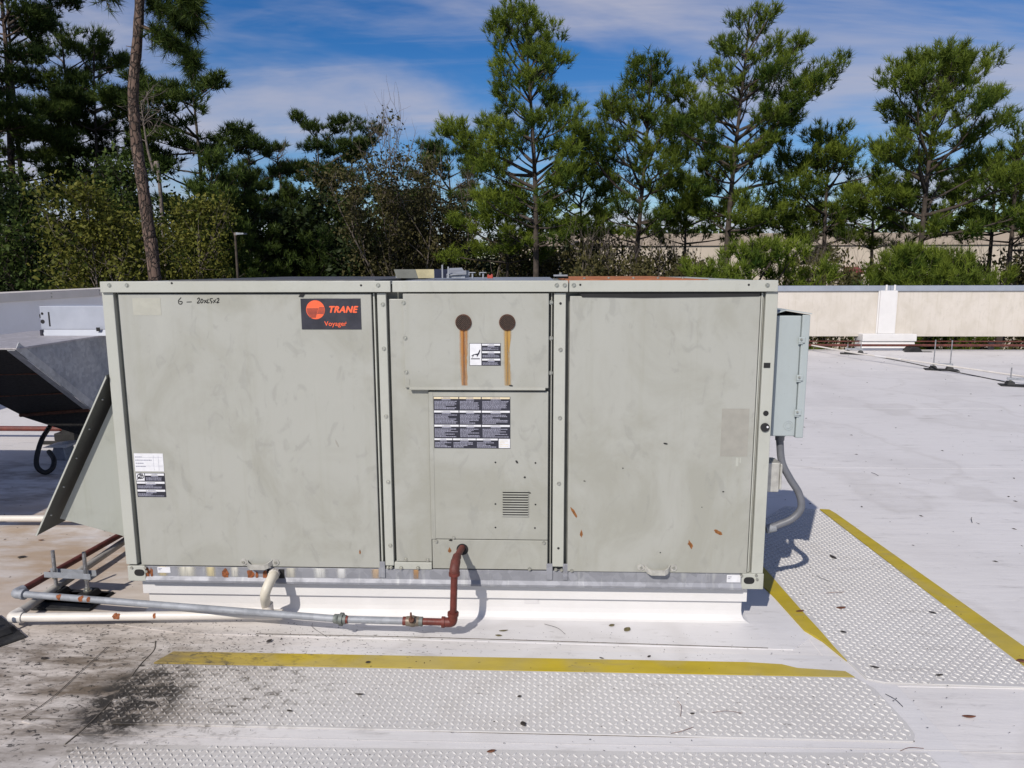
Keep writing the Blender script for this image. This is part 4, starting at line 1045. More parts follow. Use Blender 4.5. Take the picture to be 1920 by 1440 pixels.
V_ = MB().tube([v0, v0+(v1-v0)*0.25, v0+(v1-v0)*0.5, v0+(v1-v0)*0.75, v1], [0.018, 0.019, 0.022, 0.019, 0.018], 12).build('gas_valve', simple('brass_valve', (0.20, 0.165, 0.13), 0.5, 0.4, 0.3, 40), G)
vm = (v0+v1)/2
MB().tube([vm+Vector((0, -0.01, 0.006)), vm+Vector((0, -0.03, 0.022))], [0.011, 0.010], 12).build('valve_stem', MT['rust_dark'], V_)
MB().tube([vm+Vector((0, -0.026, 0.018)), vm+Vector((0.0, -0.032, 0.05))], [0.005, 0.0035], 8).build('valve_lever', MT['rust_dark'], V_)
MB().cyl(v1, along(793), 0.0175, 12).build('valve_nipple', bpy.data.materials['malleable_iron'], V_)
dr = (RE-ME).normalized()
MB().cyl(along(793), RE-dr*0.03, rp, 16).build('red_length', MT['red_pipe'], G)
E1 = MB()
E1.tube(smooth_path([RE-dr*0.034, RE-dr*0.012, RE+Vector((0.0, 0, 0.005)), RE+Vector((0.004, 0, 0.034))], 6), 0.0185, 14)
E1 = E1.build('elbow', MT['red_pipe'], G)
MB().tube([RE-dr*0.040, RE-dr*0.028], [0.0215, 0.0215], 14).build('elbow_rim', MT['red_pipe'], E1)
MB().tube([RE+Vector((0.0035, 0, 0.028)), RE+Vector((0.004, 0, 0.040))], [0.0215, 0.0215], 14).build('elbow_rim', MT['red_pipe'], E1)
top = Vector((FY(852, 1074, -0.15).x, -0.152, FY(852, 1074, -0.152).z))
MB().cyl(RE+Vector((0.004, 0, 0.03)), top, 0.0132, 16).build('riser', MT['red_pipe'], G)
hp = FY(867, 1030, 0.0)
fit1 = [top+Vector((0, 0, -0.006)), top+Vector((0.001, 0.004, 0.018)), FY(855, 1050, -0.115), FY(857, 1043, -0.095)]
F1 = MB().tube(smooth_path(fit1, 6), [0.0195]*6+[0.0185]*6+[0.0165]*7, 14).build('riser_elbow', MT['dark_red'], G)
MB().tube([top+Vector((0, 0, -0.010)), top+Vector((0, 0, 0.002))], [0.0212, 0.0212], 14).build('elbow_rim', MT['red_pipe'], F1)
nip = [FY(856.5, 1045, -0.10), FY(861, 1036, -0.05), Vector((hp.x, 0.012, hp.z+0.006))]
MB().tube(smooth_path(nip, 6), 0.0125, 12).build('nipple', MT['dark_red'], G)
# left elbow and the dark red run towards the back
BK = FZ(215, 1008, 0.09); db = (BK-LE).normalized(); db.z = 0
EL = MB().tube(smooth_path([LE+d1*0.035, LE+d1*0.008, LE+db*0.010-d1*0.004, LE+db*0.04], 6), 0.0195, 14).build('elbow', MT['zinc_pipe'], G)
MB().tube([LE+d1*0.03, LE+d1*0.042], 0.0225, 14).build('elbow_rim', MT['zinc_pipe'], EL)
MB().cyl(LE+db*0.035, LE+db*2.2, 0.0145, 14).build('dark_red_length', MT['dark_red'], G)
def pipe_rust(px, py, w_, h_, c0, c1, r, parent, seed=0, mat='rust'):
    """a rust patch hugging the pipe's camera-side surface"""
    ax = (c1-c0).normalized()
    lo, hi = 0.0, (c1-c0).length
    ctr = None; best = 1e9
    ray = Vector(_ray(px, py)); C = Vector(CAM)
    for k in range(400):
        p = c0+ax*(lo+(hi-lo)*k/399); d = (p-C).cross(ray).length/ray.length
        if d < best: best, ctr = d, p
    s = (C-ctr); s -= ax*s.dot(ax); s.normalize(); up = ax.cross(s)
    if up.z < 0: up = -up
    r_ = random.Random(seed+int(px)); mb = MB(); vs = [ctr+s*(r+0.0009)]
    n_ = 14
    for k in range(n_):
        a = 2*math.pi*k/n_; rr = 1+r_.uniform(-0.3, 0.2)
        for q_ in (0.33, 0.66, 1.0):
            u_, v_ = math.cos(a)*w_/2*rr*q_, math.sin(a)*h_/2*rr*q_
            th = max(-1.3, min(1.3, v_/r))
            vs.append(ctr+ax*u_+(s*math.cos(th)+up*math.sin(th))*(r+0.0008))
    fs = []
    for k in range(n_):
        a0, b0 = 1+k*3, 1+((k+1) % n_)*3
        fs += [(0, a0, b0), (a0, a0+1, b0+1), (a0, b0+1, b0), (a0+1, a0+2, b0+2), (a0+1, b0+2, b0+1)]
    n0 = (vs[1]-vs[0]).cross(vs[4]-vs[0])
    if n0.dot(s) < 0: fs = [f[::-1] for f in fs]
    mb.add(vs, fs, True)
    return mb.build('rust_patch', MT[mat], parent)
for q in ((114, 1124, 0.022, 0.026), (154, 1129, 0.022, 0.03), (168, 1131, 0.016, 0.024)): pipe_rust(*q, LE, ME, rp, G)

# ================================================================== CONDENSATE DRAIN
P = thing('drain_pipe', (0.1, -0.08, 0.0), 'white plastic condensate drain pipe dropping from the unit and turning left', 'pipe')
zp = 0.043
pL, pR = FZ(22, 1158, zp), FZ(440, 1153, zp)
dp = (pR-pL).normalized(); pT = pR+dp*(0.585-pR.x)
MB().cyl(pL+dp*0.02, pT+dp*0.05, 0.0172, 16).build('horizontal_length', MT['pvc'], P)
TE = MB().cyl(pT-dp*0.05, pT+dp*0.055, 0.0205, 16).build('tee', MT['pvc'], P)
MB().cyl(pT, pT+Vector((0, 0, 0.048)), 0.0205, 16).build('tee_branch', MT['pvc'], TE)
drp = [FY(516, 1073, 0.02), FY(512, 1080, -0.035), FY(503, 1097, -0.075), FY(497, 1115, -0.088), FY(499, 1134, pT.y), Vector((pT.x, pT.y, zp+0.035))]
MB().tube(smooth_path(drp, 7), 0.0192, 14).build('drop_elbow', simple('yellowed_pvc', (0.60, 0.56, 0.47), 0.45, 0, 0.06, 20, 0, 60, (0.40, 0.34, 0.24), 0.3), P)
a_, b_ = drp[0], drp[1]; dd = (b_-a_).normalized()
cpl = MB().tube([a_+dd*0.01, a_+dd*0.05], [0.0218, 0.0218], 16).build('ribbed_coupling', MT['pvc'], P)
for k in range(8):
    an = 2*math.pi*k/8; s_, u_ = frame_of(dd)
    off = (s_*math.cos(an)+u_*math.sin(an))*0.0212
    MB().tube([a_+dd*0.012+off, a_+dd*0.05+off], 0.0022, 5).build('rib', MT['pvc'], cpl)
a_, b_ = FY(500, 1067, 0.0052), FY(534, 1090, 0.0052)
MB().box(a_.x, b_.x, 0.0045, 0.0056, b_.z+0.004, a_.z).build('drain_opening', MT['gap'], BR)
bk = FZ(228, 1018, zp+0.006); db2 = (bk-pL); db2.z = 0; db2.normalize()
EL = MB().tube(smooth_path([pL+dp*0.04, pL+dp*0.010, pL+db2*0.012-dp*0.003, pL+db2*0.045], 6), 0.0208, 14).build('elbow', MT['pvc'], P)
MB().tube([pL+dp*0.034, pL+dp*0.044], 0.0225, 14).build('elbow_rim', MT['pvc'], EL)
MB().cyl(pL+db2*0.04, pL+db2*1.25+Vector((0, 0, 0.01)), 0.0172, 14).build('weathered_length', MT['pvc_dirty'], P)
for q in ((35, 1161, 0.022, 0.02, 3), (222, 1156, 0.03, 0.028, 5), (292, 1158, 0.012, 0.024, 1)): pipe_rust(q[0], q[1], q[2], q[3], pL, pR, 0.0172, P, q[4])
# cross pipe behind the hood
cA, cB = FZ(-60, 972, 0.05), FZ(80, 972, 0.05)
dc = (cB-cA).normalized()
X = thing('cross_pipe', (cB.x, cB.y, 0), 'pale cream pipe crossing the roof behind the unit\'s intake hood', 'pipe')
MB().cyl(cA-dc*3.2, cB+dc*0.55, 0.0172, 14).build('pipe_length', MT['pvc'], X)
for k in (-2.2, -0.9, 0.42):
    q = cB+dc*k; MB().box(q.x-0.05, q.x+0.05, q.y-0.07, q.y+0.07, 0.0, 0.034).build('rest_block', MT['black'], X, bevel=0.006)

# ================================================================== PIPE SUPPORTS
def support(label, c, ang, rods, w_=0.17, base_l=0.30, base_d=0.12, rod_h=0.20, strut=True, zstrut=0.06, scale=1.0, gap_=None, group='threaded rod pipe supports'):
    t = thing('pipe_support', (c.x, c.y, 0.0), label, 'pipe support', group)
    ca, sa = math.cos(ang), math.sin(ang)
    def T(u, v, z): return Vector((c.x+u*ca-v*sa, c.y+u*sa+v*ca, z))
    def slab(u0, u1, v0, v1, z0, z1, name, mat, par, inset=0.0, bevel=0.004):
        vs = [T(u0, v0, z0), T(u1, v0, z0), T(u1, v1, z0), T(u0, v1, z0), T(u0+inset, v0+inset, z1), T(u1-inset, v0+inset, z1), T(u1-inset, v1-inset, z1), T(u0+inset, v1-inset, z1)]
        return MB().add(vs, [(3, 2, 1, 0), (4, 5, 6, 7), (0, 1, 5, 4), (1, 2, 6, 5), (2, 3, 7, 6), (3, 0, 4, 7)]).build(name, mat, par, bevel=bevel)
    bs = slab(-base_l/2, base_l/2, -base_d/2, base_d/2, 0.0, 0.012, 'base_plate', MT['black'], t, 0.004)
    for u in rods:
        slab(u-0.035*scale, u+0.035*scale, -base_d*0.36, base_d*0.36, 0.0125, 0.040*scale, 'base_boss', MT['black'], bs, 0.012*scale)
        MB().cyl(T(u, 0, 0.03*scale), T(u, 0, rod_h), 0.0078, 8).build('threaded_rod', MT['steel'], t)
        MB().tube([T(u, 0, 0.041*scale), T(u, 0, 0.046*scale)], 0.017, 14).build('washer', MT['screw'], t)
        MB().tube([T(u, 0, 0.0465*scale), T(u, 0, 0.0565*scale)], 0.011, 6).build('nut', MT['screw'], t)
        if strut:
            MB().tube([T(u, 0, zstrut-0.014), T(u, 0, zstrut-0.003)], 0.011, 6).build('nut', MT['screw'], t)
    if strut:
        u0, u1 = min(rods)-0.035, max(rods)+0.035
        for v in (-0.020, 0.017): slab(u0, u1, v, v+0.003, zstrut, zstrut+0.022, 'strut_side', MT['zinc_pipe'], t, 0, 0.0005)
        slab(u0, u1, -0.020, 0.020, zstrut-0.0025, zstrut-0.0002, 'strut_web', MT['zinc_pipe'], t, 0, 0.0005)
    return t
ra, rb = FZ(106, 1103, 0.045), FZ(164, 1106, 0.045)
mid = (ra+rb)/2; an = math.atan2(rb.y-ra.y, rb.x-ra.x); hl = (rb-ra).length/2
support('black-based pipe support with two tall threaded rods left of the unit', mid, an, (-hl, hl), base_l=hl*2+0.15, base_d=0.14, rod_h=0.215, zstrut=FY(130, 1080, mid.y).z)
o = MB().box(-0.45, -0.20, 0.045, 0.20, 0.0005, 0.012).build('slip_sheet', MT['black'], None, (-0.33, 0.12, 0), 0.002)
tag(o, 'black rubber slip sheet on the roof under the galvanised pipe', 'rubber sheet')
c0 = FZ(2, 1196, 0.0)
support('black pipe support plate cut off at the left edge below the white drain', Vector((c0.x-0.07, c0.y+0.02, 0)), -0.62, (0.06,), base_l=0.30, base_d=0.17, rod_h=0.115, strut=False)
# the far conduit with its row of stands at the right
fc = [FZ(1480, 640, 0.10), FZ(1610, 663, 0.10), FZ(1765, 684, 0.10), FZ(1912, 705, 0.10), FZ(2150, 740, 0.10)]
C_ = thing('roof_conduit', (fc[2].x, fc[2].y, 0), 'thin white conduit on stands crossing the roof towards the right edge', 'conduit')
MB().tube([p for p in fc], 0.0115, 10).build('conduit_length', MT['pvc'], C_)
q = fc[0]+(fc[1]-fc[0])*1.55; dcn = (fc[1]-fc[0]).normalized()
MB().cyl(fc[1]+(fc[2]-fc[1])*0.22, fc[1]+(fc[2]-fc[1])*0.36, 0.015, 10).build('coupling', MT['white_flash'], C_)
MB().cyl(fc[1]+(fc[2]-fc[1])*0.52, fc[1]+(fc[2]-fc[1])*0.545, 0.015, 10).build('coupling', MT['white_flash'], C_)
cb = [FZ(a, b, 0.006) for a, b in ((1640, 668), (1700, 679), (1750, 690), (1800, 699), (1870, 713), (1920, 724), (2100, 760))]
o = MB().tube(smooth_path(cb, 5), 0.0065, 6).build('ground_cable', MT['black'], None, (cb[2].x, cb[2].y, 0))
tag(o, 'thin dark cable lying on the white roof beside the conduit stands', 'cable')
for (px, py, rh, lab) in ((1601, 664, 0.17, 'farthest small conduit stand with short rods, nearest the white pier'), (1765, 694, 0.42, 'conduit stand with two tall thin rods on the far roof'), (1912, 724, 0.22, 'conduit stand at the right picture edge on the far roof')):
    c_ = FZ(px, py, 0.0)
    support(lab, c_, -0.35, (-0.10, 0.10), base_l=0.42, base_d=0.20, rod_h=rh, zstrut=0.075, scale=1.35, group='conduit stands on the far roof')
# dark red pipes along the back parapet
for (zz, yy, rr, lab) in ((0.10, yb-0.30, 0.0205, 'lower dark red pipe along the foot of the back parapet'), (0.145, yb-0.07, 0.011, 'thin upper dark red pipe close against the back parapet gap')):
    rpz = thing('red_roof_pipe', (8, yy, 0.0), lab, 'pipe', 'red pipes along the back parapet')
    if rr > 0.02:
        for k in range(8):
            xa_ = 2.6+k*3.2; MB().cyl((xa_, yy, zz), (xa_+3.19, yy, zz), rr, 12).build('pipe_length', MT['dark_red'], rpz)
            MB().cyl((xa_+3.15, yy, zz), (xa_+3.24, yy, zz), rr*1.25, 12).build('coupling', MT['dark_red'], rpz)
    else:
        MB().cyl((FY(1710, 650, yy).x, yy, zz), (28, yy, zz), rr, 12).build('pipe_length', MT['dark_red'], rpz)
        MB().cyl((2.6, yy, zz), (FY(1610, 650, yy).x, yy, zz), rr, 12).build('pipe_length', MT['dark_red'], rpz)
        for xx in (9.5, 14.0, 20.0, 26.0, 4.0): MB().box(xx-0.05, xx+0.05, yy-0.012, yy+0.012, 0.0, zz-rr).build('pipe_foot', MT['black'], rpz)
c_ = FZ(1713, 659, 0.0)
bl = thing('pipe_block', (c_.x, yb-0.3, 0), 'black trapezoid rubber block under the red pipe right of the white pier', 'pipe support')
MB().prism([(c_.x-0.13, yb-0.40, 0.0), (c_.x+0.13, yb-0.40, 0.0), (c_.x+0.06, yb-0.40, 0.076), (c_.x-0.06, yb-0.40, 0.076)], (0, 0.2, 0)).build('rubber_block', MT['black'], bl, bevel=0.006)
MB().box(c_.x-0.20, c_.x+0.25, yb-0.47, yb-0.409, 0.0, 0.010).build('base_flange', MT['black'], bl, bevel=0.002)
for xx in (5.2, 13.4):
    b2 = thing('pipe_block', (xx, yb-0.3, 0), {5.2: 'black rubber block under the red pipe, hidden close behind the unit', 13.4: 'black rubber block under the red pipe, first beyond the right picture edge'}[xx], 'pipe support', 'blocks under the red pipe')
    MB().prism([(xx-0.13, yb-0.40, 0.0), (xx+0.13, yb-0.40, 0.0), (xx+0.06, yb-0.40, 0.076), (xx-0.06, yb-0.40, 0.076)], (0, 0.2, 0)).build('rubber_block', MT['black'], b2, bevel=0.006)

# ================================================================== GALVANISED INTAKE HOOD at the left
xs = -1.62
ft, bt, bb = FX(30, 653, xs), FX(195, 633, xs), FX(172, 768, xs)
ft.z = bt.z = (ft.z+bt.z)/2
yb_ = bb.y+0.55
fl = FZ(-300, 668, ft.z); fl.y = ft.y
m0 = FY(40, 778, bb.y)
H = thing('intake_duct_hood', (-2.2, bb.y, 0.0), 'dull galvanised intake hood with black mesh underside behind the unit at left', 'intake hood')
MB().prism([(xs-0.003, ft.y, ft.z), (xs-0.003, yb_, ft.z), (xs-0.003, yb_, bb.z), (xs-0.003, bb.y, bb.z)], (0.003, 0, 0)).build('side_sheet', MT['zinc_dark'], H)
lw = [Vector((fl.x, fl.y, fl.z)), Vector((fl.x, yb_, fl.z)), Vector((m0.x, yb_, m0.z)), Vector((m0.x, bb.y, m0.z))]
MB().prism([fl, lw[1], lw[3]], (-0.003, 0, 0)).build('side_sheet', MT['zinc_dark'], H)
MB().box(fl.x-0.01, xs+0.012, ft.y-0.012, yb_+0.02, ft.z+0.0005, ft.z+0.012).build('top_sheet', galvanised('hood_top', (0.40, 0.38, 0.40), 0.6, 0.2, 0.1), H, bevel=0.002)
MB().box(fl.x, xs-0.005, yb_-0.004, yb_, bb.z, ft.z).build('back_sheet', MT['zinc_dark'], H)
sl_ = (Vector((xs, bb.y, bb.z))-Vector((xs, ft.y, ft.z))).normalized(); nr = Vector((0, -sl_.z, sl_.y))
if nr.z > 0: nr = -nr
fz = galvanised('flange_zinc', (0.40, 0.41, 0.43), 0.55, 0.3, 0.1)
a, b = Vector((xs+0.001, ft.y-0.01, ft.z)), Vector((xs+0.001, bb.y, bb.z))
MB().prism([a, b, b-nr*0.055, a-nr*0.055], (0.004, 0, 0)).build('edge_flange', fz, H)
MB().prism([a+nr*0.003, b+nr*0.003, b+nr*0.003+Vector((-0.05, 0, 0)), a+nr*0.003+Vector((-0.05, 0, 0))], nr*0.003).build('edge_flange', fz, H)
q0, q1, q2, q3 = Vector((xs-0.05, ft.y, ft.z))+nr*0.001, fl+nr*0.001, m0, Vector((xs-0.05, bb.y, bb.z))+nr*0.001
MB().add([q0, q1, q2, q3], [(0, 1, 2), (0, 2, 3)]).build('filter_mesh', MT['mesh_black'], H)
for k in (0.35, 0.68):
    MB().tube([q0+(q3-q0)*k+nr*0.006, q1+(q2-q1)*k+nr*0.006], 0.006, 6).build('mesh_bar', MT['rust_dark'], H)
MB().tube([m0+Vector((0, -0.012, 0)), Vector((xs-0.01, bb.y-0.012, bb.z))], 0.014, 8).build('cross_bar', MT['rust_dark'], H)
l0, l1 = FY(150, 816, bb.y), FY(185, 816, bb.y)
MB().prism([(m0.x, bb.y+0.001, m0.z-0.012), (xs-0.004, bb.y+0.001, bb.z-0.012), (xs-0.004, bb.y+0.001, l1.z), (l0.x, bb.y+0.001, l0.z)], (0, 0.45, 0)).build('bottom_tray', MT['mesh_black'], H)
fp_ = FZ(125, 833, 0.0)
MB().prism([(fp_.x-0.06, fp_.y, 0.0), (fp_.x+0.07, fp_.y, 0.0), (fp_.x+0.07, fp_.y, l0.z+0.02), (fp_.x-0.01, fp_.y, l0.z+0.02)], (0, 0.10, 0)).build('stand_foot', MT['black'], H, bevel=0.004)
MB().box(fp_.x-0.22, fp_.x+0.10, fp_.y-0.02, fp_.y-0.005, 0.0, 0.03).build('stand_rail', MT['black'], H, bevel=0.003)
MB().box(xs-0.30, xs-0.02, bb.y+0.30, bb.y+0.52, 0.0, l1.z+0.01).build('stand_foot', MT['black'], H, bevel=0.004)
cw = thing('control_cover', (-1.9, 2.95, ft.z), 'white sheet-metal box with slots and holes standing on the intake hood top', 'control box')
yc = min(2.55, yb_-0.25)
a, b = FY(73, 574, yc), FY(206, 613, yc); fl = FY(206, 624, yc)
zb0 = ft.z+0.0125
MB().box(a.x, b.x+0.5, yc, yc+0.22, zb0+0.045, a.z).build('cover_body', MT['white_box'], cw, bevel=0.004)
MB().prism([(a.x+0.03, yc-0.02, zb0+0.0), (b.x+0.48, yc-0.02, zb0), (b.x+0.5, yc, zb0+0.044), (a.x+0.005, yc, zb0+0.044)], (0, 0.2, 0)).build('base_flange', MT['white_box'], cw)
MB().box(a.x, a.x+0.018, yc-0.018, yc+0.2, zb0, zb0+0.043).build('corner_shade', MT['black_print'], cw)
for (px, py, r_) in ((79, 588, 0.010), (80, 603, 0.016)):
    p = FY(px, py, yc); MB().cyl((p.x, yc+0.001, p.z), (p.x, yc-0.001, p.z), r_, 14).build('round_hole', MT['gap'], cw)
for (px, p0, p1, w_) in ((91, 585, 612, 0.006), (69.5+5, 589, 596, 0.004)):
    p, q = FY(px, p0, yc), FY(px, p1, yc); MB().box(p.x-w_, p.x+w_, yc-0.001, yc+0.001, q.z, p.z).build('slot', MT['gap'], cw)
p = FY(184, 617, yc-0.022); MB().box(p.x-0.014, p.x+0.014, yc-0.024, yc-0.021, p.z-0.016, p.z+0.012).build('slot', MT['gap'], cw)
ylp = FZ(84, 892, 0.0).y
lp = [FY(a_, b_, y_) for a_, b_, y_ in ((93, 800, bb.y+0.1), (88, 808, bb.y), (78, 825, bb.y-0.25), (69, 856, ylp+0.05), (70, 876, ylp), (84, 886, ylp), (98, 878, ylp+0.02), (101, 862, ylp+0.12), (92, 847, ylp+0.3))]
o = MB().tube(smooth_path(lp, 8), 0.0165, 12).build('hanging_cable', MT['black'], None, (lp[5].x, ylp, 0.0))
tag(o, 'thick black cable looping down under the galvanised intake hood', 'cable')
pb = FZ(90, 872, 0.0)
sb = thing('cable_stub', (pb.x, pb.y+0.12, 0), 'pale grey stub box on the roof where the looping cable ends', 'cable stub')
MB().prism([(pb.x-0.07, pb.y+0.13, 0.0), (pb.x+0.05, pb.y+0.13, 0.0), (pb.x+0.035, pb.y+0.13, 0.10), (pb.x-0.04, pb.y+0.13, 0.10)], (0, 0.12, 0)).build('stub_box', MT['zinc_dark'], sb, bevel=0.004)
MB().prism([(pb.x-0.11, pb.y+0.11, 0.101), (pb.x+0.07, pb.y+0.11, 0.101), (pb.x+0.09, pb.y+0.11, 0.125), (pb.x-0.06, pb.y+0.11, 0.112)], (0, 0.16, 0)).build('stub_cap', MT['white_flash'], sb)
fr = thing('red_roof_pipe', (-3.2, 3.1, 0.0), 'short dark red pipe far left under the intake hood', 'pipe')
MB().cyl((-4.9, 3.08, 0.085), (-2.15, 3.08, 0.085), 0.022, 12).build('pipe_length', MT['red_pipe'], fr)
for xx in (-4.6, -3.4, -2.3): MB().box(xx-0.06, xx+0.06, 3.0, 3.16, 0.0, 0.0625).build('rest_block', MT['black'], fr, bevel=0.006)
# guessed unit, unseen, added outside the left edge to cast the floor shadow
nb = thing('added_shadow_unit', (-2.7, 0.5, 0.0), 'unseen grey-green rooftop unit added beyond the left picture edge for its shadow', 'rooftop unit')
MB().box(-3.75, -1.98, -0.35, 1.12, 0.18, 1.34).build('cabinet', MT['paint'], nb, bevel=0.006)
MB().box(-3.70, -2.03, -0.30, 1.07, 0.0, 0.179).build('curb', MT['white_flash'], nb, bevel=0.006)
MB().box(-3.77, -1.96, -0.37, 1.14, 1.341, 1.38).build('top_rail', MT['paint_light'], nb, bevel=0.004)
for x in (-3.2, -2.55): MB().box(x-0.02, x+0.02, -0.362, -0.351, 0.2, 1.33).build('mullion', MT['paint_light'], nb, bevel=0.002)

# ================================================================== LITTER
def leaf_mesh(l, w_, curl, seed):
    r_ = random.Random(seed); n_ = 6; vs, fs = [], []
    for i in range(n_+1):
        t_ = i/n_; ww = w_*math.sin(math.pi*min(1, t_*0.93+0.05))**0.8/2
        z = curl*l*(t_-0.4)**2
        vs += [(l*(t_-0.5), -ww, z+0.25*ww), (l*(t_-0.5), 0, z), (l*(t_-0.5), ww, z+0.3*ww)]
    for i in range(n_):
        for k in range(2):
            a = i*3+k; fs.append((a, a+3, a+4, a+1))
    return vs, fs
def leaf(px, py, l, w_, ang, mat, label, z=0.004, curl=0.3):
    p = FZ(px, py, z); vs, fs = leaf_mesh(l, w_, curl, int(px))
    ca, sa = math.cos(ang), math.sin(ang)
    lo = min(v[2] for v in vs)
    me = MB().add([(p.x+x*ca-y*sa, p.y+x*sa+y*ca, z+zz-lo+0.0005) for x, y, zz in vs], fs, True)
    o = me.build('fallen_leaf', MT[mat], None, (p.x, p.y, z))
    tag(o, label, 'leaf', 'leaves fallen on the roof')
    s = o.modifiers.new('thickness', 'SOLIDIFY'); s.thickness = 0.0006
for a in ((1562, 1045, 0.045, 0.020, 1.9, 'leaf_black', 'dark curled leaf on the right mat below the conduit shadow', 0.011),
          (1577, 1140, 0.040, 0.016, 0.1, 'leaf_brown', 'brown leaf in the middle of the right tread mat', 0.011),
          (1500, 1146, 0.036, 0.012, 0.2, 'leaf_brown', 'brown leaf lying on the inner yellow stripe of the right mat', 0.011),
          (1749, 1149, 0.028, 0.012, -0.7, 'leaf_black', 'small dark leaf on the right mat near its outer yellow stripe', 0.011),
          (1581, 1185, 0.024, 0.012, -0.5, 'leaf_black', 'small dark leaf on the right mat near its narrow yellow corner', 0.011),
          (1640, 1251, 0.030, 0.010, -0.5, 'leaf_black', 'dark leaf near the front edge of the right mat, left of two', 0.011),
          (1761, 1266, 0.028, 0.009, 0.1, 'leaf_black', 'dark leaf near the front edge of the right mat, right of two', 0.011),
          (1817, 1344, 0.040, 0.013, -0.1, 'leaf_brown', 'brown pointed leaf on bare white membrane at lower right', 0.004),
          (1916, 1240, 0.034, 0.022, -0.2, 'leaf_brown', 'red-brown leaf on the outer yellow stripe at the right edge', 0.011),
          (981, 1358, 0.026, 0.017, -1.2, 'leaf_black', 'black leaf chip near the front edge of the long mat', 0.011),
          (974, 1306, 0.014, 0.010, 0.3, 'leaf_black', 'small black chip on the long mat above the bigger black leaf', 0.011),
          (1298, 1338, 0.016, 0.007, 0.1, 'leaf_black', 'small black chip on the long mat beside a thin twig', 0.011),
          (674, 1302, 0.030, 0.008, -0.1, 'leaf_black', 'narrow dark leaf in the middle of the long mat', 0.011),
          (543, 1333, 0.022, 0.008, -0.3, 'leaf_black', 'narrow dark leaf on the left half of the long mat', 0.011),
          (921, 1409, 0.026, 0.012, 0.3, 'leaf_brown', 'brown leaf on the nearest mat at the bottom edge', 0.011),
          (944, 1183, 0.034, 0.010, 0.1, 'leaf_olive', 'olive leaf with stem right of the red pipe elbow, upper of two', 0.004),
          (935, 1192, 0.026, 0.012, -0.2, 'leaf_olive', 'olive leaf right of the red pipe elbow, lower of two', 0.004),
          (1147, 1173, 0.024, 0.016, 0.4, 'leaf_olive', 'small crumpled leaf on the white skirt, left of a torn one', 0.004),
          (1176, 1181, 0.034, 0.024, 0.9, 'leaf_olive', 'torn greyish leaf on the white skirt below the right panel', 0.004),
          (1217, 1231, 0.016, 0.009, 0.7, 'leaf_black', 'black chip just above the yellow stripe, right of two', 0.004),
          (1128, 1234, 0.018, 0.006, -0.5, 'leaf_black', 'black chip just above the yellow stripe, left of two', 0.004),
          (41, 1045, 0.040, 0.024, 0.1, 'leaf_black', 'dark crumpled leaf on the tan-stained roof at left', 0.002),
          (77, 1013, 0.030, 0.012, 0.0, 'leaf_brown', 'small brown leaf below the tip of the intake hood', 0.002),
          (84, 1235, 0.026, 0.014, 0.2, 'leaf_black', 'dark leaf on white membrane left of the blackened patch', 0.002),
          (690, 1242, 0.018, 0.012, 0.2, 'leaf_black', 'dark clump on the yellow stripe of the long mat', 0.011),
          (505, 1202, 0.024, 0.016, 0.9, 'leaf_black', 'black clump on the skirt left of the wiry stem', 0.004)):
    leaf(*a)
def twig(pts, r, label, z=0.005, mat='leaf_brown'):
    P_ = [FZ(a, b, z) for a, b in pts]
    o = MB().tube(smooth_path([p+Vector((0, 0, 0.004*(i % 2))) for i, p in enumerate(P_)], 5), r*0.6, 5).build('twig', MT[mat], None, P_[0])
    tag(o, label, 'twig', 'twigs and needles fallen on the roof')
twig([(1660, 1301), (1678, 1313), (1693, 1325)], 0.0016, 'straight dark twig on the roof between the long mat and right mat', 0.006, 'leaf_black')
twig([(1270, 1314), (1277, 1326), (1276, 1343)], 0.0012, 'short bent twig on the long mat', 0.012)
twig([(1258, 1375), (1278, 1373), (1300, 1363)], 0.0012, 'curved reddish twig near the front edge of the long mat', 0.012)
twig([(1335, 1336), (1362, 1335), (1392, 1337)], 0.0010, 'thin straight needle on the right part of the long mat', 0.012)
twig([(1021, 1170), (1045, 1179), (1060, 1189)], 0.0013, 'forked dark twig on the white skirt below the centre mullion', 0.005, 'leaf_black')
twig([(586, 1168), (586, 1178), (602, 1187), (613, 1196)], 0.0011, 'wiry stem below the galvanised pipe left of the union', 0.005, 'leaf_black')
twig([(1531, 1079), (1540, 1085), (1556, 1090)], 0.0014, 'grey twig on the right mat close to the conduit shadow', 0.012, 'leaf_black')
twig([(1549, 1112), (1566, 1112), (1583, 1110)], 0.0014, 'brown twig on the right mat above the brown leaf', 0.012)
twig([(1688, 1408), (1705, 1404), (1732, 1403)], 0.0013, 'reddish curved needle near the lower right mat corner', 0.006)
twig([(1822, 970), (1821, 974), (1823, 980)], 0.0025, 'short dark stick standing out on the open white roof', 0.004, 'leaf_black')
twig([(1634, 886), (1640, 889), (1647, 892)], 0.0025, 'small dark stick on the open roof beyond the conduit', 0.004, 'leaf_black')
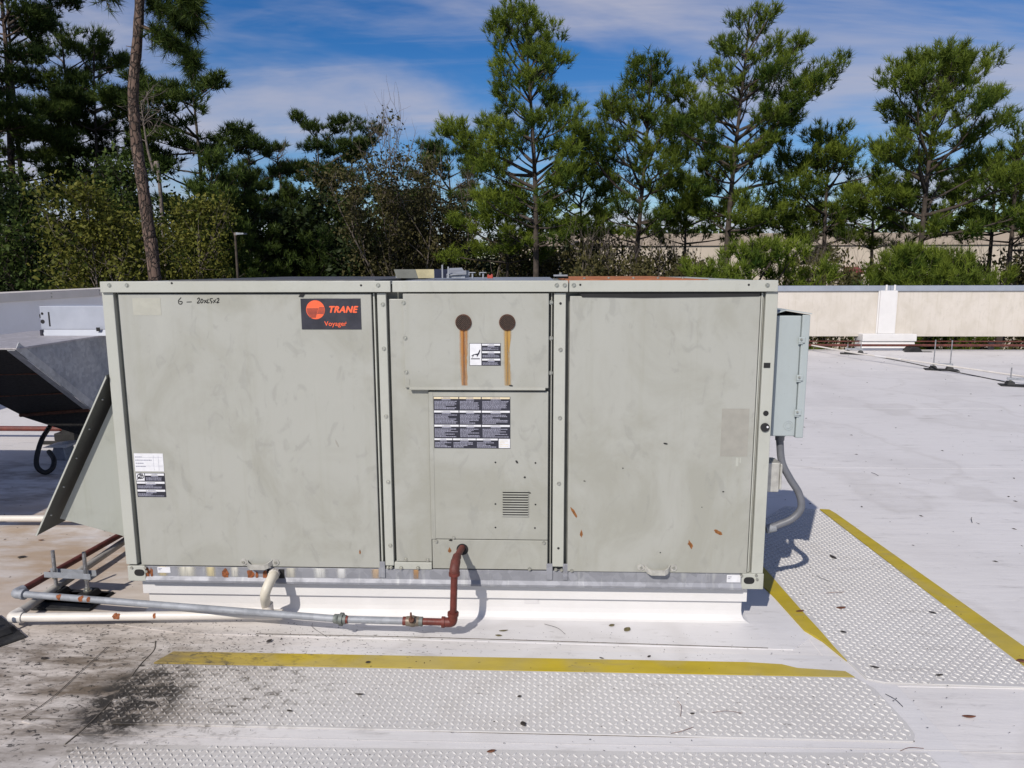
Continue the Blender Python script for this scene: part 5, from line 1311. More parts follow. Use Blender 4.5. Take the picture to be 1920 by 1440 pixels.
# crumbs nobody could count
r_ = random.Random(11); V, Fc = [], []
def crumb(x, y, z, s):
    a = r_.uniform(0, 6.28); b = len(V); e = r_.uniform(0.35, 1.0)
    for (u, v, h_) in ((-1, 0, 0), (0.2, -e*0.6, 0), (1, 0.1, 0), (0, e*0.6, 0), (0.1, 0, 0.5)):
        V.append((x+s*(u*math.cos(a)-v*math.sin(a)), y+s*(u*math.sin(a)+v*math.cos(a)), z+h_*s*0.6))
    Fc.extend([(b, b+1, b+4), (b+1, b+2, b+4), (b+2, b+3, b+4), (b+3, b, b+4)])
for k in range(900):
    x, y = r_.gauss(0.25, 0.4), r_.gauss(-0.2, 0.13)
    if y < 0.0 and not (y < -0.26 and x > 0.2): crumb(x, y, 0.0036, r_.choice((0.0015, 0.002, 0.003, 0.005)))
for k in range(300): crumb(r_.uniform(0.2, 2.7), r_.uniform(-0.25, -0.06), 0.0036, r_.choice((0.0015, 0.002, 0.003)))
for k in range(380): crumb(r_.uniform(0.3, 3.3), r_.uniform(-1.1, -0.3), 0.0095, r_.choice((0.0015, 0.002, 0.003, 0.004)))
for k in range(260): crumb(r_.uniform(2.7, 3.4), r_.uniform(-0.3, 1.2), 0.0095, r_.choice((0.0015, 0.0025, 0.004)))
for k in range(420):
    y = 9.2-8.6*r_.random()**1.5; x = r_.uniform(2.6, 3.2+y*1.1); crumb(x, y, 0.001, r_.choice((0.004, 0.006, 0.008, 0.014)))
for k in range(160): crumb(r_.uniform(-2.4, -0.1), r_.uniform(-0.3, 2.0), 0.001, r_.choice((0.003, 0.004, 0.006, 0.009)))
mb = MB(); mb.v, mb.f, mb.sm = V, Fc, [False]*len(Fc)
tag(mb.build('debris', MT['leaf_black']), 'scattered dark crumbs of leaf and bark on the white roof', 'debris', None, 'stuff')
# ================================================================== TREES
def np_mesh(name, verts, polys_n, loops, mat, tint=None, smooth=None):
    me = bpy.data.meshes.new(name)
    nv, nf = len(verts), len(polys_n)
    me.vertices.add(nv); me.vertices.foreach_set('co', np.ascontiguousarray(verts, dtype=np.float32).ravel())
    me.loops.add(len(loops)); me.loops.foreach_set('vertex_index', np.asarray(loops, dtype=np.int32))
    me.polygons.add(nf)
    st = np.zeros(nf, dtype=np.int32); st[1:] = np.cumsum(polys_n)[:-1]
    me.polygons.foreach_set('loop_start', st)
    if smooth: me.polygons.foreach_set('use_smooth', np.ones(nf, dtype=bool))
    if tint is not None:
        at = me.attributes.new('tint', 'FLOAT', 'POINT'); at.data.foreach_set('value', np.asarray(tint, dtype=np.float32))
    me.materials.append(mat); me.update(calc_edges=True)
    return me
class Wood:
    def __init__(s): s.v, s.f, s.n = [], [], 0
    def tube(s, P, R, n=6):
        P = np.asarray(P, float); m = len(P)
        T = np.gradient(P, axis=0); T /= np.linalg.norm(T, axis=1)[:, None]+1e-9
        a = np.where(np.abs(T[:, 2:3]) < 0.9, np.array([[0, 0, 1.0]]), np.array([[1.0, 0, 0]]))
        ref = np.array([0.31, 0.95, 0.05]); S = np.cross(T, ref); S /= np.linalg.norm(S, axis=1)[:, None]+1e-9
        Up = np.cross(S, T)
        an = np.arange(n)*2*np.pi/n
        ring = P[:, None, :]+(S[:, None, :]*np.cos(an)[None, :, None]+Up[:, None, :]*np.sin(an)[None, :, None])*np.asarray(R)[:, None, None]
        s.v.append(ring.reshape(-1, 3))
        i = np.arange(m-1)[:, None]*n; k = np.arange(n)[None, :]; k2 = (k+1) % n
        s.f.append((np.stack([i+k, i+n+k, i+n+k2, i+k2], -1).reshape(-1, 4)+s.n)); s.n += m*n
    def mesh(s, name, mat):
        v = np.concatenate(s.v); f = np.concatenate(s.f)
        return np_mesh(name, v, np.full(len(f), 4), f.ravel(), mat, None, True)
def rand_unit(R, n):
    v = R.normal(size=(n, 3)); return v/np.linalg.norm(v, axis=1)[:, None]
def needles(R, P, D, k, ln, wd, spread, tint):
    """bottle-brush tufts: k thin blades per tuft"""
    M_ = len(P); P = np.repeat(P, k, 0); D = np.repeat(D, k, 0); tt = np.repeat(tint, k)
    n = len(P); rv = rand_unit(R, n)
    d = D*R.uniform(0.1, 0.95, (n, 1))+rv*spread; d[:, 2] += 0.15; d /= np.linalg.norm(d, axis=1)[:, None]
    base = P-D*R.uniform(0, 0.12, (n, 1))
    l = ln*R.uniform(0.7, 1.2, (n, 1))
    s = np.cross(d, rand_unit(R, n)); s /= np.linalg.norm(s, axis=1)[:, None]+1e-9
    tip = base+d*l
    v = np.stack([base-s*wd*0.5, base+s*wd*0.5, tip+s*wd*0.15], 1).reshape(-1, 3)
    t = np.repeat(np.clip(tt+R.normal(0, 0.12, n), 0, 1), 3)
    return v, t
def leafquads(R, P, size, tint, flat=0.4):
    n = len(P); a = rand_unit(R, n); a[:, 2] *= (1-flat); a /= np.linalg.norm(a, axis=1)[:, None]
    b = np.cross(a, rand_unit(R, n)); b /= np.linalg.norm(b, axis=1)[:, None]+1e-9
    s = size*R.uniform(0.6, 1.3, (n, 1))
    v = np.stack([P-a*s*0.6, P+b*s*0.32, P+a*s*0.6, P-b*s*0.32], 1).reshape(-1, 3)
    return v, np.repeat(np.clip(tint+R.normal(0, 0.15, n), 0, 1), 4)
def bend(R, a, d, L_, n, up=0.0, wob=0.1, droop=0.0):
    P = [np.array(a, float)]; d = np.array(d, float); d /= np.linalg.norm(d)
    for i in range(n):
        d = d+np.array([0, 0, up/n])+R.normal(0, wob/n, 3)-np.array([0, 0, droop*i/n/n]); d /= np.linalg.norm(d)
        P.append(P[-1]+d*L_/n)
    return np.array(P)
def make_pine(seed, Ht, cb, Rm, style='young', k=22, ln=0.24, wd=0.017, tr=0.14, lean=(0, 0), dens=1.0, mat='needles', bark='bark_dark', asym=0.25):
    """returns trunk mesh and needle mesh, base at origin"""
    R = np.random.default_rng(seed); W = Wood()
    n = 16; zz = np.linspace(0, Ht, n+1)
    ph = R.uniform(0, 6.28, 2)
    tx = lean[0]*(zz/Ht)**1.3+0.10*np.sin(zz*0.55+ph[0])*(zz/Ht); ty = lean[1]*(zz/Ht)+0.10*np.sin(zz*0.5+ph[1])*(zz/Ht)
    T = np.stack([tx, ty, zz], 1); W.tube(T, tr*(1-zz/Ht*0.88), 8)
    def trunk(z): return np.array([np.interp(z, zz, tx), np.interp(z, zz, ty), z])
    TP, TD, TT = [], [], []
    h = cb*Ht; gap = 0.44 if style == 'young' else 0.60; lp1, lp2 = R.uniform(0, 6.28, 2)
    side = R.uniform(0, 6.28)
    while h < Ht-0.45:
        t = (h-cb*Ht)/(Ht*(1-cb))
        if style == 'young':
            prof = (0.72+0.93*t if t < 0.3 else 1.0*(1-(t-0.3)/0.7)**0.80+0.10)
            el0 = math.radians(8+42*t); nb_ = int(R.integers(4, 6))
        else:
            prof = 0.55+0.9*t if t < 0.5 else 1.0-0.55*(t-0.5)/0.5
            el0 = math.radians(2+38*t*t); nb_ = int(R.integers(3, 6))
        a0 = R.uniform(0, 6.28)
        for b in range(nb_):
            az = a0+b*6.28/nb_+R.normal(0, 0.25)
            Lb = Rm*prof*R.uniform(0.55, 1.12)*(1+asym*math.cos(az-side))
            if style == 'young': Lb = min(Lb*(1+0.26*math.sin(2*az+h*0.9+lp1)+0.16*math.sin(h*2.3+lp2)), (Ht-h)*0.95+0.12)
            if style != 'young' and R.random() < 0.26: continue
            el = el0+R.normal(0, 0.12)
            d = [math.cos(az)*math.cos(el), math.sin(az)*math.cos(el), math.sin(el)]
            nP = 7
            Bp = bend(R, trunk(h+R.normal(0, 0.08)), d, Lb, nP, up=0.38 if style == 'young' else 0.15, wob=0.5)
            r0 = max(0.012, min(tr*0.38, 0.018*Lb+0.008))
            W.tube(Bp, np.linspace(r0, 0.006, nP+1), 5)
            start = 0.30 if style == 'young' else 0.42
            young = style == 'young'
            bt_ = R.beta(2.0, 2.0)
            def clump(c_, rad, dr_):
                n_ = int(R.integers(7, 12)*dens*(rad/0.3)**1.5)+3
                u = rand_unit(R, n_)*R.uniform(0.15, 1.0, (n_, 1))**0.5
                P_ = c_+u*np.array([rad, rad, rad*(0.75 if young else 0.5)])
                D_ = u*0.55+np.array([0, 0, 0.75])+np.array(dr_)*0.35
                D_ /= np.linalg.norm(D_, axis=1)[:, None]
                ti = np.clip(bt_*0.45+R.beta(1.6, 1.8)*0.55, 0, 1)
                TP.extend(P_); TD.extend(D_); TT.extend(np.clip(ti+0.22*u[:, 2], 0, 1))  # upper needles of a clump tinted lighter: light from above put into the colour
            dend = Bp[-1]-Bp[-2]; dend /= np.linalg.norm(dend)
            cr = (0.25 if young else 0.33)*(0.75+0.25*min(Lb, 2.0))
            clump(Bp[-1], cr*R.uniform(0.8, 1.2), dend)
            ntw = max(1, int(Lb*(2.6 if young else 2.6)))
            for q in range(ntw):
                s = start+(0.97-start)*(q+R.uniform(0.1, 0.9))/ntw
                fi = s*nP; i = min(int(fi), nP-1); p = Bp[i]+(Bp[i+1]-Bp[i])*(fi-i)
                bd = Bp[i+1]-Bp[i]; bd /= np.linalg.norm(bd)
                sd = np.cross(bd, [0, 0, 1]); sd /= np.linalg.norm(sd)+1e-9
                sg = 1 if q % 2 else -1
                td = bd*R.uniform(0.5, 1.0)+sd*sg*R.uniform(0.5, 1.1)+np.array([0, 0, R.uniform(0.0, 0.8)]); td /= np.linalg.norm(td)
                tl = min(0.2+(0.25+0.3*R.random())*Lb*(1.15-s), 0.95)
                e = p+td*tl
                W.tube(np.array([p, p+td*tl*0.5-np.array([0, 0, 0.02]), e]), [0.011, 0.008, 0.004], 4)
                if R.random() < 0.93: clump(e, cr*R.uniform(0.6, 1.25), td)
                if tl > 0.55: clump(p+td*tl*0.5+R.normal(0, 0.05, 3), cr*R.uniform(0.5, 0.8), td)
        h += gap*R.uniform(0.75, 1.25)*(1.0 if style == 'young' else 1.0)
    for z in np.arange(Ht-0.7, Ht+0.05, 0.07):
        TP.append(trunk(min(z, Ht))+R.normal(0, 0.06, 3)); TD.append(np.array([0, 0, 1.0])); TT.append(0.5)
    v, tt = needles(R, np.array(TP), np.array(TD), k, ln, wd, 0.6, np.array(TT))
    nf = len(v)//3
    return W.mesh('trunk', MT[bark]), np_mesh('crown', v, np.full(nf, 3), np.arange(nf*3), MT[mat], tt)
def make_leafy(seed, Ht, cb, Rm, stems=1, nl=11000, size=0.10, mat='leaves', bark='bark_dark', clumps=70, bare=0.0, up=0.5, tr=0.09):
    R = np.random.default_rng(seed); W = Wood(); ends = []
    for s in range(stems):
        a = R.uniform(0, 6.28); lean = np.array([math.cos(a), math.sin(a), 0])*(0.25 if stems > 1 else 0.05)
        T = bend(R, [lean[0]*0.4, lean[1]*0.4, 0], [lean[0], lean[1], 1], Ht*R.uniform(0.82, 1.0), 10, up=0.1, wob=0.5)
        W.tube(T, np.linspace(tr, 0.008, 11), 6)
        nb_ = int(clumps/stems)
        for b in range(nb_):
            f = cb+(1-cb)*(b+R.random())/nb_; fi = f*10; i = min(int(fi), 9); p = T[i]+(T[i+1]-T[i])*(fi-i)
            g = (f-cb)/(1-cb); rad = Rm*math.sqrt(max(0.03, 1-(2*g-0.75)**2/1.6))*R.uniform(0.5, 1.1)
            az = R.uniform(0, 6.28); d = [math.cos(az), math.sin(az), up+R.normal(0, 0.3)+g*0.6]
            B = bend(R, p, d, rad, 5, up=0.2, wob=0.7); W.tube(B, np.linspace(tr*0.3*(1-f*0.6), 0.004, 6), 4)
            for q in range(3):
                i2 = int(R.integers(2, 5)); e = bend(R, B[i2], R.normal(0, 1, 3)+np.array([0, 0, 0.5]), rad*R.uniform(0.25, 0.45), 3, wob=0.6)
                W.tube(e, np.linspace(0.009, 0.003, 4), 3); ends += [e[-1], e[-2]]
            ends += [B[-1], B[-2], B[-3]]
    ends = np.array(ends)
    if bare > 0:
        zt = np.sort(ends[:, 2])[int(len(ends)*(1-bare))]; keep = (ends[:, 2] < zt) | (R.random(len(ends)) < 0.2); src = ends[keep]
        for e in ends[~keep]:
            tw = bend(R, e, R.normal(0, 0.5, 3)+np.array([0, 0, 1.2]), R.uniform(0.3, 0.9), 4, wob=0.5); W.tube(tw, np.linspace(0.006, 0.002, 5), 3)
    else: src = ends
    idx = R.integers(0, len(src), nl); ct = R.beta(2, 2, len(src))
    P_ = src[idx]+R.normal(0, 1, (nl, 3))*np.array([0.17, 0.17, 0.13])*max(1.0, Rm/2.2)
    v, tt = leafquads(R, P_, size, ct[idx]*0.8+0.1)
    return W.mesh('trunk', MT[bark]), np_mesh('crown', v, np.full(nl, 4), np.arange(nl*4), MT[mat], tt)
def plant(name, meshes, pos, label, cat='tree', rz=0.0, sx=1.0, sz=1.0, group=None):
    t = thing(name, pos, label, cat, group); t.rotation_euler = (0, 0, rz); t.scale = (sx, sx, sz)
    for nm, me in zip(('trunk', 'crown'), meshes):
        if me is None: continue
        o = link(bpy.data.objects.new(nm, me)); o.parent = t
    return t
def spot(px, Y): p = FY(px, 488, Y); return Vector((p.x, Y, GROUND))
def height(px, py, Y): return FY(px, py, Y).z-GROUND

# --- the row of young pines behind the right half
GP = 'young pines beyond the back parapet'
Y = 17.0
SP = []
for (seed, bx, tx, ty, Y, wpx, cbp, lab, dens, asym) in (
        (1, 1012, 990, -8, 17.0, 150, 440, 'tallest green pine behind the unit\'s centre, its top touching the upper picture edge', 1.0, 0.35),
        (2, 1183, 1212, 95, 18.0, 118, 425, 'slender pine between the two tall pines, right of the unit\'s centre', 0.9, 0.2),
        (3, 1352, 1388, 8, 17.5, 145, 415, 'tall full pine behind the unit\'s right panel', 1.15, 0.2),
        (4, 1545, 1562, 225, 18.5, 100, 440, 'shorter pine behind the disconnect box, between two taller ones', 1.1, 0.2),
        (5, 1712, 1752, 82, 17.0, 165, 425, 'broad pine behind the white pier on the parapet', 1.15, 0.15),
        (6, 1888, 1905, 228, 17.6, 105, 440, 'pine partly cut off by the right picture edge', 1.0, 0.2)):
    p = spot(bx, Y); Ht = height(tx, ty+14, Y); dep = Y+2.8
    cb = (FY(bx, cbp, Y).z-GROUND-0.3)/Ht
    lean = (FY(tx, 300, Y).x-p.x, 0)
    ms = make_pine(seed, Ht, cb, wpx/FPX*dep*1.02, 'young', 17, 0.19, 0.019, 0.15, lean, 1.2*dens, asym=asym)
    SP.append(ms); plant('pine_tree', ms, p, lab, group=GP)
# lower bushy pines and shrubs in front of the beige building
bushy = make_pine(31, 6.6, 0.42, 1.7, 'young', 17, 0.19, 0.020, 0.09, (0, 0), 1.25)
midpine = make_pine(32, 9.0, 0.79, 1.9, 'young', 17, 0.19, 0.020, 0.11, (0, 0), 1.2)
for (bx, ty, Y, s, rz, lab) in ((1405, 452, 14.5, 1.05, 0.3, 'low rounded bright green pine behind the unit\'s right corner'),
                                (1700, 462, 15.0, 0.95, 1.7, 'low bushy pine above the parapet at the white pier'),
                                (1790, 468, 15.2, 0.8, 2.9, 'low bushy pine above the parapet right of the white pier'),
                                (1475, 380, 20.5, 1.25, 5.0, 'middling pine filling the gap right of the tall full pine'),
                                (1640, 340, 21.0, 1.3, 0.9, 'middling pine filling the gap left of the broad pine'),
                                (1850, 300, 20.0, 1.3, 2.2, 'middling pine filling the gap right of the broad pine'),
                                (945, 370, 20.0, 1.25, 3.3, 'middling pine left of the tallest green pine'),
                                (1095, 310, 20.5, 1.2, 1.3, 'middling pine between the tallest pine and the slender pine'),
                                (1290, 330, 21.5, 1.1, 0.2, 'middling pine between the slender pine and the tall full pine')):
    ms, h0 = (midpine, 9.0) if 'middling' in lab else (bushy, 6.6)
    hh = height(bx, ty, Y)/h0
    plant('pine_tree', ms, spot(bx, Y), lab, rz=rz, sx=s*1.05, sz=hh, group='low and middling pines beyond the back parapet')
scrub = make_leafy(41, 6.2, 0.35, 1.7, 4, 9000, 0.10, 'leaves_brown', 'bark_grey', 80, 0.12)
for (bx, ty, Y, s, rz, lab) in ((1075, 432, 21, 1.0, 0, 'brownish leafy shrub behind the foot of the tallest pine'),
                                (1150, 455, 16, 0.8, 2, 'dark leafy shrub beside the slender pine\'s trunk'),
                                (985, 440, 22, 0.9, 1, 'leafy shrub left of the tallest pine\'s trunk'),
                                (1225, 458, 17.5, 0.75, 1.3, 'leafy shrub in front of the beige wall right of the slender pine'),
                                (1300, 462, 19.0, 0.7, 2.6, 'leafy shrub in front of the beige wall left of the tall full pine'),
                                (1555, 466, 18.0, 0.7, 3.9, 'leafy shrub above the parapet just right of the disconnect box'),
                                (1632, 474, 17.0, 0.62, 5.1, 'leafy shrub above the parapet in front of the red awning'),
                                (1765, 470, 21.0, 0.7, 0.4, 'leafy shrub above the parapet between the low pines'),
                                (1870, 462, 20.5, 0.9, 5, 'leafy shrub above the parapet near the right picture edge')):
    plant('leafy_shrub', scrub, spot(bx, Y), lab, 'shrub', rz, s, height(bx, ty, Y)/6.2, 'leafy shrubs beyond the back parapet')

# --- the woods at the left
GL = 'tall pines in the left woods'
oldA = make_pine(51, 19.0, 0.50, 3.1, 'old', 16, 0.25, 0.028, 0.24, (0.5, 0), 0.7, 'needles_dark', 'bark')
oldB = make_pine(52, 15.0, 0.55, 2.6, 'old', 16, 0.25, 0.026, 0.18, (-0.3, 0), 0.75, 'needles_dark', 'bark_dark')
oldC = make_pine(53, 13.0, 0.60, 2.2, 'old', 16, 0.25, 0.026, 0.15, (0.2, 0), 1.1, 'needles_dark', 'bark_dark')
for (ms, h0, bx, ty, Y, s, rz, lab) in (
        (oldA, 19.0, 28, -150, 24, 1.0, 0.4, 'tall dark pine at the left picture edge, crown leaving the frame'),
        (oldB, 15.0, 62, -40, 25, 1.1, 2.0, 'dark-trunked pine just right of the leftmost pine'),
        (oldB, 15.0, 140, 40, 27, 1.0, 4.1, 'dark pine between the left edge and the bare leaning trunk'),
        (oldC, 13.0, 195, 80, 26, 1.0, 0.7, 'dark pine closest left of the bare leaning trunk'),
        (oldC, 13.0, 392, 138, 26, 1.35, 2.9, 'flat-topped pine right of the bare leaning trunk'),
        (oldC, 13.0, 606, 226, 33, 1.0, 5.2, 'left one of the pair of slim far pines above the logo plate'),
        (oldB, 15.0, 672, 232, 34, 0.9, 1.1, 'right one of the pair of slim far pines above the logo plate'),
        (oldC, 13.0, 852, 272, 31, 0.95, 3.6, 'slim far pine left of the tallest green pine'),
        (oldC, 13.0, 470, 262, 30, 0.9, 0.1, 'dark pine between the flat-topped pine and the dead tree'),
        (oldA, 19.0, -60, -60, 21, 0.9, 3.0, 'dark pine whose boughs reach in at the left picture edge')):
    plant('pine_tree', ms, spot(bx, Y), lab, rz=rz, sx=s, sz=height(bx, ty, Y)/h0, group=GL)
# bare leaning trunk with one hanging bough
R = np.random.default_rng(77); W = Wood(); Yb = 12.5
tp = [FY(a, b, Yb) for a, b in ((262, -330), (258, -160), (262, -20), (258, 70), (250, 170), (255, 260), (268, 350), (280, 440), (291, 525))]
base = spot(306, Yb)
pts = [np.array(base)-np.array(base)]+[np.array(p)-np.array(base) for p in reversed(tp)]
PP = np.array([list(v) for v in smooth_path([Vector(p) for p in pts], 6)])
W.tube(PP, np.linspace(0.14, 0.075, len(PP))*(1+0.05*np.sin(np.arange(len(PP))*1.7)), 10)
TP, TD, TT = [], [], []
def bough(path, n, rr=0.25, hang=0.5):
    Q = np.array([list(v) for v in smooth_path([Vector(p)-base for p in path], 6)]); W.tube(Q, np.linspace(0.04, 0.012, len(Q)), 6)
    for k in range(n):
        f = R.uniform(0.18, 1.0)*(len(Q)-1); i = int(min(f, len(Q)-2)); p = Q[i]+(Q[i+1]-Q[i])*(f-i)
        d = R.normal(0, 1, 3)+np.array([0.3, 0, -hang]); d /= np.linalg.norm(d); e = p+d*R.uniform(0.1, 0.62)*rr*2.2
        W.tube(np.array([p, (p+e)/2+R.normal(0, 0.02, 3), e]), [0.008, 0.006, 0.003], 3)
        for q in (1.0, 0.6): TP.append(p+(e-p)*q); TD.append(d); TT.append(R.beta(2, 3))
bough([FY(a, b, Yb) for a, b in ((262, 48), (292, 60), (322, 78), (350, 100), (366, 132))], 105, 0.26, 0.7)
bough([FY(a, b, Yb-0.4) for a, b in ((262, -30), (300, -28), (340, -5), (366, 25))], 95, 0.3, 0.6)
bough([FY(a, b, Yb+0.4) for a, b in ((262, -10), (295, 10), (335, 38), (362, 60))], 95, 0.26, 0.6)
bough([FY(a, b, Yb) for a, b in ((258, -60), (235, -50), (210, -20), (198, 0))], 40, 0.2, 0.2)
bough([FY(a, b, Yb) for a, b in ((260, -140), (300, -180), (350, -170))], 90, 0.4, 0.3)
bough([FY(a, b, Yb+0.3) for a, b in ((258, -190), (215, -230), (170, -220))], 90, 0.4, 0.3)
bough([FY(a, b, Yb) for a, b in ((262, -300), (270, -380), (275, -430))], 120, 0.5, 0.0)
for (a, b) in (((255, 90), (236, 86)), ((254, 235), (240, 250)), ((262, 110), (266, 105))):
    W.tube(np.array([np.array(FY(*a, Yb)-base), np.array(FY(*b, Yb)-base)]), [0.015, 0.005], 4)
v, tt = needles(R, np.array(TP), np.array(TD), 24, 0.22, 0.014, 0.6, np.array(TT)); nf = len(v)//3
plant('pine_tree', (W.mesh('trunk', MT['bark']), np_mesh('crown', v, np.full(nf, 3), np.arange(nf*3), MT['needles_dark'], tt)), base,
      'nearest pine, a bare leaning scaly trunk with one drooping bough at top', group=GL)
# dead snags
def snag(name, px_path, Y, r0, label, seed, nbr):
    R = np.random.default_rng(seed); W = Wood(); b0 = spot(px_path[0][0]+8, Y)
    P_ = [Vector((0, 0, 0))]+[FY(a, b, Y)-b0 for a, b in px_path]
    Q = np.array([list(v) for v in smooth_path(P_, 6)]); W.tube(Q, np.linspace(r0, 0.015, len(Q)), 6)
    for k in range(nbr):
        i = int(len(Q)*R.uniform(0.6, 0.99)); d = R.normal(0, 1, 3); d[2] = abs(d[2])*0.8
        B = bend(R, Q[i], d, R.uniform(0.4, 1.3), 5, up=0.5, wob=1.0); W.tube(B, np.linspace(0.02, 0.005, 6), 4)
        for q in range(4):
            e = bend(R, B[int(R.integers(1, 5))], R.normal(0, 1, 3)+np.array([0, 0, 0.6]), R.uniform(0.2, 0.6), 3, wob=0.6); W.tube(e, np.linspace(0.009, 0.004, 4), 3)
    plant(name, (W.mesh('trunk', MT['bark_grey']), None), b0, label)
snag('dead_tree', ((300, 352), (288, 320), (277, 280), (270, 235), (264, 190)), 22, 0.075, 'thin dead leafless tree leaning just right of the bare trunk', 5, 16)
snag('dead_tree', ((527, 352), (523, 325), (521, 305), (519, 288)), 30, 0.08, 'small dead leafless tree above the unit\'s left panel', 6, 12)
# leafy trees
yel = make_leafy(61, 8.5, 0.30, 2.4, 2, 15000, 0.105, 'leaves_yellow', 'bark_grey', 110)
grn = make_leafy(62, 9.5, 0.28, 2.5, 2, 15000, 0.11, 'leaves', 'bark_dark', 110)
brn = make_leafy(63, 9.5, 0.25, 2.4, 6, 17000, 0.095, 'leaves_brown', 'bark_grey', 120, 0.10, 0.9)
drk = make_leafy(64, 9.0, 0.15, 2.8, 2, 15000, 0.14, 'leaves_dark', 'bark_dark', 120)
GB = 'broadleaf trees in the left woods'
for (ms, h0, bx, ty, Y, s, rz, nm, lab) in (
        (grn, 9.5, 160, 268, 19.0, 0.9, 0.5, 'leafy_tree', 'green leafy tree left of the bare leaning trunk'),
        (yel, 8.5, 205, 352, 16.5, 0.92, 1.5, 'leafy_tree', 'yellow-green leafy tree just left of the bare trunk\'s foot'),
        (yel, 8.5, 335, 372, 17.5, 0.85, 3.7, 'leafy_tree', 'yellow-green leafy tree just right of the bare trunk\'s foot'),
        (brn, 9.5, 790, 245, 22.0, 0.95, 0.9, 'leafy_tree', 'brownish multi-stemmed tree with bare twigs on top, above the centre mullion'),
        (brn, 9.5, 720, 310, 23.0, 0.8, 3.0, 'leafy_tree', 'brownish leafy tree left of the one with bare twigs'),
        (brn, 9.5, 870, 330, 21.0, 0.8, 5.0, 'leafy_tree', 'brownish leafy tree right of the one with bare twigs'),
        (grn, 9.5, 640, 345, 24.0, 0.9, 2.2, 'leafy_tree', 'green leafy tree below the pair of slim pines'),
        (drk, 9.0, 35, 330, 20.0, 1.0, 0.0, 'leafy_tree', 'dark leafy tree at the left edge behind the parapet'),
        (drk, 9.0, 500, 330, 24.0, 1.05, 1.0, 'leafy_tree', 'dark leafy tree below the small dead tree'),
        (drk, 9.0, 580, 380, 22.0, 0.95, 2.5, 'leafy_tree', 'dark leafy tree above the logo plate'),
        (drk, 9.0, 430, 350, 25.0, 1.1, 4.0, 'leafy_tree', 'dark leafy tree behind the lamp post'),
        (drk, 9.0, 110, 370, 23.0, 1.0, 3.3, 'leafy_tree', 'dark leafy tree behind the yellow-green one at left'),
        (drk, 9.0, 280, 350, 25.0, 1.0, 5.5, 'leafy_tree', 'dark leafy tree behind the foot of the bare trunk'),
        (drk, 9.0, 690, 400, 24.0, 0.9, 0.6, 'leafy_tree', 'dark leafy tree left of the centre mullion'),
        (drk, 9.0, 900, 420, 24.0, 0.9, 1.9, 'leafy_tree', 'dark leafy tree above the flue openings')):
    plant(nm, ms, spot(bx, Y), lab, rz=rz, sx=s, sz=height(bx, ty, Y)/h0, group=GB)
darkpine = make_pine(35, 9.0, 0.2, 1.9, 'young', 16, 0.19, 0.023, 0.12, (0, 0), 1.1, 'needles_dark')
for (bx, ty, Y, s, rz, lab) in ((405, 282, 19.5, 1.1, 0.5, 'full dark green pine left of the lamp post, above the handwriting'), (470, 318, 21, 1.1, 2.0, 'full dark green pine right of the lamp post'), (555, 350, 23, 1.0, 4.0, 'full dark green pine left of the logo plate')):
    plant('pine_tree', darkpine, spot(bx, Y), lab, rz=rz, sx=s, sz=height(bx, ty, Y)/9.0, group='full dark pines in the left woods')
# undergrowth and the far wood, one mass each
R = np.random.default_rng(90); PV, PT = [], []
def mass(n_bush, x0, x1, yy0, yy1, h0, h1, per, size, rad):
    vs, ts = [], []
    for k in range(n_bush):
        x, y = R.uniform(x0, x1), R.uniform(yy0, yy1); h_ = R.uniform(h0, h1)
        u = rand_unit(R, per)*(R.uniform(0.25, 1, (per, 1))**0.4)
        lump = 1+0.25*np.sin(u[:, :1]*7+k)*np.cos(u[:, 2:3]*6+k*2)
        P_ = np.array([x, y, GROUND+h_*0.5])+u*lump*np.array([rad, rad, h_*0.55])
        P_[:, 2] = np.maximum(P_[:, 2], GROUND+0.05)
        v, t_ = leafquads(R, P_, size, np.full(per, R.beta(2, 2.5)))
        vs.append(v); ts.append(t_)
    return np.concatenate(vs), np.concatenate(ts)
def stuff(name, label, cat, v, t_, mat):
    n = len(v)//4; o = link(bpy.data.objects.new(name, np_mesh(name, v, np.full(n, 4), np.arange(n*4), MT[mat], t_)))
    tag(o, label, cat, None, 'stuff'); return o
v, t_ = mass(44, -19, 0.5, 19, 27, 5.0, 7.4, 1500, 0.2, 1.7); stuff('undergrowth', 'dense dark undergrowth below the trees at left', 'undergrowth', v, t_, 'leaves_dark')
v, t_ = mass(70, -60, 3, 34, 52, 6.0, 11.0, 700, 0.45, 3.0); stuff('far_wood', 'far dark wood behind the trees at left', 'wood', v, t_, 'leaves_dark')
v, t_ = mass(90, 0, 75, 62, 75, 9.5, 12.5, 650, 0.55, 3.6); stuff('far_wood', 'far tree line above the beige building at right', 'wood', v, t_, 'leaves')
v, t_ = mass(26, 1.5, 17, 12.5, 22, 2.6, 4.6, 900, 0.14, 1.2); stuff('undergrowth', 'green undergrowth seen through the gap under the back parapet', 'undergrowth', v, t_, 'leaves')

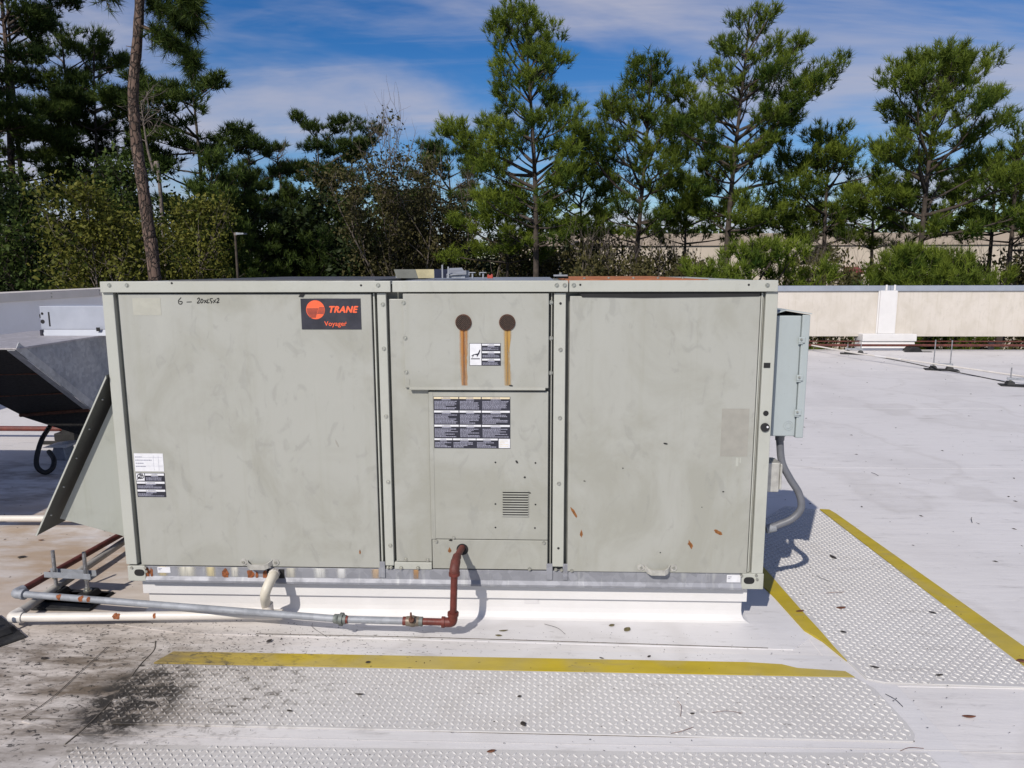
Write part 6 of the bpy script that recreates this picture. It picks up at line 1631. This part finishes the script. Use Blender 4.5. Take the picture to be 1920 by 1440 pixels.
# ================================================================== BEIGE BUILDING beyond the pines
YB2 = 44.0
bz = FY(1300, 438, YB2).z
B_ = thing('beige_building', (24, YB2+8, GROUND), 'long beige building seen through gaps between the pines at right', 'building')
bx0, bx1 = FY(938, 480, YB2).x, 62.0
xx = bx0; k = 0
while xx < bx1:
    x2 = min(bx1, xx+7.3); MB().box(xx+0.02, x2-0.02, YB2, YB2+16, GROUND, bz-0.75).build('wall_panel', MT['wall_beige'], B_)
    MB().box(xx+0.01, x2-0.01, YB2-0.12, YB2+16, bz-0.749, bz).build('parapet_band', MT['wall_band'], B_)
    if k % 2:
        w_ = MB().box(xx+1.2, xx+6.0, YB2-0.06, YB2-0.001, GROUND+0.2, GROUND+2.9).build('window', MT['glass'], B_)
        MB().box(xx+3.55, xx+3.65, YB2-0.10, YB2-0.061, GROUND+0.2, GROUND+2.9).build('window_frame', MT['white_flash'], w_)
    xx = x2; k += 1
ax_ = FY(1610, 508, YB2-1).x
MB().prism([(ax_-0.5, YB2-0.001, FY(1610, 500, YB2).z), (ax_-0.5, YB2-1.2, FY(1610, 512, YB2).z), (ax_-0.5, YB2-0.001, FY(1610, 516, YB2).z)], (0.9, 0, 0)).build('red_awning', MT['awning'], B_)
# lamp post in the trees
Yp = 15.5
lb = spot(444, Yp); ztop = FY(444, 440, Yp).z
LP_ = thing('lamp_post', lb, 'grey parking lot lamp post among the dark trees at left', 'lamp post')
MB().tube([lb, Vector((lb.x, Yp, ztop))], [0.045, 0.03], 10).build('pole', MT['bark_dark'], LP_)
MB().box(lb.x-0.02, lb.x+0.06, Yp-0.04, Yp+0.04, ztop-0.02, ztop+0.05).build('bracket', MT['bark_grey'], LP_)
MB().prism([(lb.x+0.06, Yp-0.12, ztop-0.01), (lb.x+0.26, Yp-0.12, ztop), (lb.x+0.26, Yp-0.12, ztop+0.035), (lb.x+0.06, Yp-0.12, ztop+0.05)], (0, 0.24, 0)).build('lamp_head', MT['zinc_dark'], LP_, bevel=0.006)
